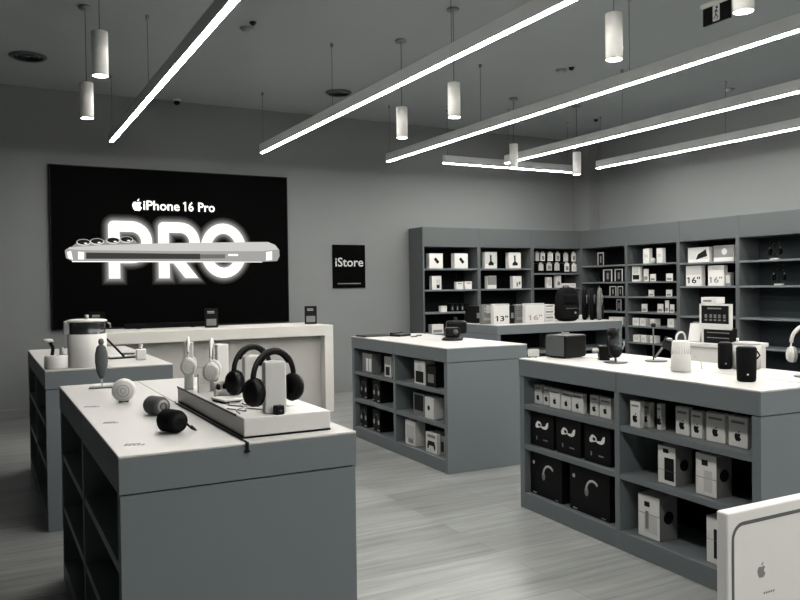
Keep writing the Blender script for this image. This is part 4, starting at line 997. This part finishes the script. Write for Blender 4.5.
o = MB().box(-.03, .03, -.004, .004, 0, .0004).box(-.03, .01, .008, .012, 0, .0004).build('price_mark', INKL, None, 0, (mark_q.x, mark_q.y, CT), math.radians(-30)); tag(o, 'faint grey printed mark on the right counter before the wide black speaker', 'price mark')
q = onC(752, 368)
t = thing('purifier', 'white ribbed drum with a dark lid behind the wide black speaker', 'appliance', (3.452, 2.69, CT))
part('drum', WHITE, t, lambda b: b.lathe([(.09+.0015*(k % 2), .0+.0001*k) for k in range(2)] + [(.062, 0), (.066, .004), (.068, .125), (0, .125)][0:4], 40) if False else b.lathe([(0, 0), (.062, 0), (.066, .004), (.069, .125), (0, .125)], 40))
part('ribs', CARD, t, lambda b: [b.tube([(.0665*math.cos(a_), .0665*math.sin(a_), .008), (.0693*math.cos(a_), .0693*math.sin(a_), .12)], .0018, 6) for a_ in [2*PI*k/40 for k in range(40)]])
part('lid', STEEL, t, lambda b: b.lathe([(.070, .125), (.070, .131), (.052, .138), (0, .138)], 40), label='dark metal lid')
part('lid_pin', WHITE, t, lambda b: b.cyl(.006, .137, .158, T(-.04, .02, 0), 12))
# white headphones at the frame edge
q = onC(792, 377)
HX, HY = 3.375, 2.305
t = thing('wire_stand', 'dark slim headphone stand at the right edge of the right counter', 'stand', (HX, HY, CT))
part('base', GREY, t, lambda b: b.cyl(.055, 0, .006, None, 32, .002)); part('pole', BLACK, t, lambda b: b.cyl(.006, .006, .205, None, 12)); part('saddle', BLACK, t, lambda b: b.cyl(.02, -.02, .02, T(0, 0, .196) @ R(PI/2, 'X'), 20))
headphones((HX, HY, CT+.2285), 'white headphones on the dark stand at the right edge', math.radians(-38), WHITE, CARDG, .92, .072, .085, 'white headphones')

# ------------------------------------------------------------------ laptop cartons and backpacks on the crosswise counter
G = 'laptop cartons on the back counter'
def onE(px, yf=7.2): return ony(px, 322, yf).x
def ec(u0, u1, v0, yf, d_, label, body, prints, rz=0.0):
    a_, b_ = ony(u0, 322, yf), ony(u1, 322, yf); top = ony((u0+u1)/2, v0, yf)
    c_ = carton(label, ((a_.x+b_.x)/2, yf, CT), b_.x-a_.x, d_, top.z-CT, rz, body, prints, G)
    return c_
ec(475.5, 482, 306, 7.62, .22, 'thin black carton upright at the left end of the back counter', CARDD, [('band', -.3, .3, .3, .6, INKG)])
ec(482, 493.3, 304.5, 7.42, .05, 'grey lined carton left of the 13 inch carton', CARDG, [('lines', INKL), ('band', -.1, .4, .55, .95, INKL)])
ec(493.8, 509.5, 304, 7.24, .06, 'white laptop carton with a bold 13 inch mark on the back counter', CARD, [('text', '13"', .36, INK, .0, .16, .80), ('band', -.5, .5, .93, .99, INKL)])
ec(510.2, 514.6, 305.5, 7.30, .2, 'thin black carton between the 13 inch and 16 inch cartons', CARDD, [('band', -.3, .3, .3, .6, INKG)])
ec(515.2, 525, 304.5, 7.34, .05, 'grey lined carton left of the 16 inch carton', CARDG, [('lines', INKL), ('band', -.3, .4, .5, .95, INKG)])
ec(525.6, 544.5, 303.5, 7.22, .06, 'white laptop carton with a faint 16 inch mark on the back counter', CARD, [('text', '16"', .36, mat('rust_ink', (.30, .22, .20), .5, noise=.02), .0, .16, .72), ('band', -.5, .5, .93, .99, INKL)])
a_, b_ = ony(545.5, 322, 7.36), ony(554.5, 322, 7.36)
zz = CT
for k in range(6):
    h_ = .034
    carton('pale laptop carton in the stack beside the black backpack, %s of six' % ('lowest', 'second from bottom', 'third from bottom', 'fourth from bottom', 'second from top', 'topmost')[k],
           ((a_.x+b_.x)/2+(.006 if k % 2 else 0), 7.36, zz), b_.x-a_.x, .22, h_, 0, CARD, [('band', -.45, .3, .2, .8, INKG if k % 2 else INKL)], 'stacked laptop cartons')
    zz += h_

def backpack(loc, rz, label, s, bodym, pocketm, flapm=None):
    t = thing('backpack', label, 'backpack', loc, rz, 'backpacks on the back counter')
    t.scale = s
    def shell(b):
        b2 = bmesh.new(); bmesh.ops.create_cube(b2, size=1)
        bmesh.ops.subdivide_edges(b2, edges=list(b2.edges), cuts=5, use_grid_fill=True)
        for v in b2.verts:
            x, y, z = v.co*2
            n = (abs(x)**5+abs(y)**5+abs(z)**5)**.2
            x, y, z = x/n*max(abs(x), abs(y), abs(z)), y/n*max(abs(x), abs(y), abs(z)), z/n*max(abs(x), abs(y), abs(z))
            k = 1-.22*max(0, z)**2
            v.co = Vector((x*.15*k, y*.085*(1-.25*max(0, z)), (z+1)*.215))
        for f in b2.faces: f.smooth = True
        b.merge(b2)
    part('shell', bodym, t, shell)
    part('front_pocket', pocketm, t, lambda b: b.box(-.115, .115, -.115, -.06, .03, .20, .03, 4))
    part('upper_pocket', flapm or pocketm, t, lambda b: b.box(-.10, .10, -.098, -.05, .22, .34, .03, 4))
    part('carry_handle', bodym, t, lambda b: b.tube([(-.04, .02, .41), (-.035, .02, .445), (.035, .02, .445), (.04, .02, .41)], .008, 8))
    for sx in (-1, 1):
        part('shoulder_strap', pocketm, t, lambda b: b.tube([(sx*.07, .06, .40), (sx*.085, .105, .34), (sx*.09, .115, .22), (sx*.11, .09, .08)], .02, 8, False, (.022, .007)))
    part('zip', STEEL, t, lambda b: b.tube([(-.09, -.117, .165), (.09, -.117, .165)], .0022, 6))
    part('badge', SILVER, t, lambda b: b.prism(disc_poly(.05, .11, .014), .002, T(0, -.115, 0)))
    return t
pb = ony(567, 320, 7.30)
backpack((ony(567, 320, 7.34).x, 7.34, CT), math.radians(-8), 'solid black backpack standing beside the laptop carton stack', (.92, 1, .95), PACK, PACK)
for i, (u, y_, s_) in enumerate(((585, 7.47, 'first of three behind the black one'), (592.5, 7.385, 'middle one of the grey row'), (600, 7.30, 'rightmost on the back counter'))):
    backpack((ony(u, 320, y_).x, y_, CT), math.radians(42), 'grey-topped black backpack, ' + s_, (.80, .36, .92), PACKG if i == 2 else PACK, PACK, PALEN)
q = ony(612, 318, 7.5)
o = carton('low white carton at the right end of the back counter', (6.77, 7.62, CT), .13, .1, .05, 0, CARD, [('band', -.3, .3, .3, .7, INKL)], None)

# ------------------------------------------------------------------ cash desk
DX, DY0, DY1, DZ = 5.0, 4.03, 4.50, .872
t = thing('cash_desk', 'white cash desk behind the right counter, carrying the framed display', 'desk', (DX, DY0, 0))
part('front_panel', BENCH, t, lambda b: b.box(0, .03, 0, DY1-DY0, 0, DZ-.03), bevel=.002)
for ya in (0, DY1-DY0-.03): part('side_panel', BENCH, t, lambda b: b.box(.03, .40, ya, ya+.03, 0, DZ-.03), bevel=.002)
part('desktop', WHITE, t, lambda b: b.box(-.01, .42, -.01, DY1-DY0+.01, DZ-.03, DZ), bevel=.003)
# lower framed box and upper framed screen
a_, b_ = onx(701.5, 344, 5.06), onx(732, 344, 5.06); zt2 = onx(716, 328.3, 5.06).z
lw = a_.y-b_.y; lh = zt2-DZ
t = thing('framed_cabinet', 'dark open box with a white left edge under the framed display', 'cabinet', (5.06, (a_.y+b_.y)/2, DZ), -PI/2)
part('body', CARDD, t, lambda b: b.box(-lw/2, lw/2, .004, .06, 0, lh), bevel=.002)
part('edge', WHITE, t, lambda b: (b.box(-lw/2, -lw/2+.02, 0, .004, 0, lh), b.box(-lw/2+.02, lw/2, 0, .004, lh-.01, lh)))
part('streak', INKG, t, lambda b: [b.box(-lw*.32, lw*.4, .0, .004, lh*z, lh*(z+.05)) for z in (.34, .68)])
a_, b_ = onx(699.5, 328, 5.06), onx(730.3, 328, 5.06); zt3 = onx(715, 304, 5.06).z
lw2 = a_.y-b_.y; lh2 = zt3-zt2
t = thing('framed_display', 'white framed display with dark picture standing on the cash desk box', 'display', (5.06, (a_.y+b_.y)/2, DZ+lh), -PI/2)
part('frame', WHITE, t, lambda b: (b.box(-lw2/2, lw2/2, 0, .03, 0, .035), b.box(-lw2/2, lw2/2, 0, .03, lh2-.014, lh2), b.box(-lw2/2, -lw2/2+.014, 0, .03, .035, lh2-.014), b.box(lw2/2-.014, lw2/2, 0, .03, .035, lh2-.014)), bevel=.001)
part('panel', CARDD, t, lambda b: b.box(-lw2/2+.014, lw2/2-.014, .006, .026, .035, lh2-.014))
part('picture', INKG, t, lambda b: [b.box(lw2*x-.012, lw2*x+.012, .0052, .006, lh2*z, lh2*z+.012) for x in (-.3, -.14, 0, .14, .3) for z in (.3, .42, .5)] + [b.box(-lw2*.25, lw2*.2, .0052, .006, lh2*.78, lh2*.84)])
q0, q1 = onx(704.3, 303, 5.10), onx(719.5, 303, 5.10)
carton('small white carton on top of the framed display', (5.062, (q0.y+q1.y)/2, zt3), q0.y-q1.y, .10, .052, -PI/2, CARD, [('band', -.35, .2, .3, .6, INKG)])
q = onx(694, 345, 5.08)
t = thing('leaflet_holder', 'pale leaflet holder leaning at the left of the cash desk', 'leaflet holder', (5.08, q.y, DZ), math.radians(-75))
part('front_leaflet', CARD, t, lambda b: b.box(-.05, .05, -.004, .0, 0, .15, 0, 1, R(-.3, 'X') @ T(0, 0, .002)))
part('back_leaflet', CARDG, t, lambda b: b.box(-.04, .06, .02, .024, 0, .17, 0, 1, R(-.3, 'X') @ T(0, 0, .002)))
part('foot', GLASS, t, lambda b: b.box(-.05, .05, -.03, .08, 0, .004))

# ------------------------------------------------------------------ headphones on the right wall shelves
for i, (u, v, zs) in enumerate(((775, 258, 1.597), (779, 285, 1.307))):
    q = onx(u, v, 7.90)
    t = thing('shelf_stand', 'tiny black stand with a white foot on the %s right-edge shelf' % ('upper', 'second')[i], 'stand', (7.90, q.y, zs), -PI/2, 'stands on the right-edge shelves')
    part('foot', WHITE, t, lambda b: b.box(-.045, .045, -.03, .03, 0, .018, .004, 1)); part('pole', BLACK, t, lambda b: b.cyl(.006, .018, .185, None, 12)); part('saddle', BLACK, t, lambda b: b.cyl(.018, -.02, .02, T(0, 0, .18) @ R(PI/2, 'X'), 18))
    headphones((7.90, q.y, zs+.2105), 'black headphones on the tiny stand of the %s right-edge shelf' % ('upper', 'second')[i], -PI/2, BLACK, BLACKM, .9, .072, .085, 'black shelf headphones')

# ------------------------------------------------------------------ white upright panel in the right foreground
FYP = 1.75
ZP = .59
xa = ony(727, 513, FYP).x
t = thing('advert_stand', 'white upright advert stand with a rounded grey outline in the right foreground', 'display stand', (xa, FYP, 0))
PW = 1.15
part('board', WHITE, t, lambda b: b.box(0, PW, 0, .045, 0, ZP, .008, 3))
part('outline', GREY, t, lambda b: stroke(b, [(.025+.0, .0)] + [(.027, .02)] + arc(.027+.05, ZP-.045-.05, .05, .05, PI, PI/2, 10) + [(PW-.08, ZP-.045)], .013, -.0006))
ex_, ez_ = ony(761.5, 570, FYP).x-xa, ony(761.5, 570, FYP).z
part('emblem', INKG, t, lambda b: emblem(b, ex_, ez_, .052))
part('small_print', INKG, t, lambda b: [b.box(ex_+.01+.012*k, ex_+.018+.012*k, -.0006, 0, ez_-.085, ez_-.078) for k in range(5)])
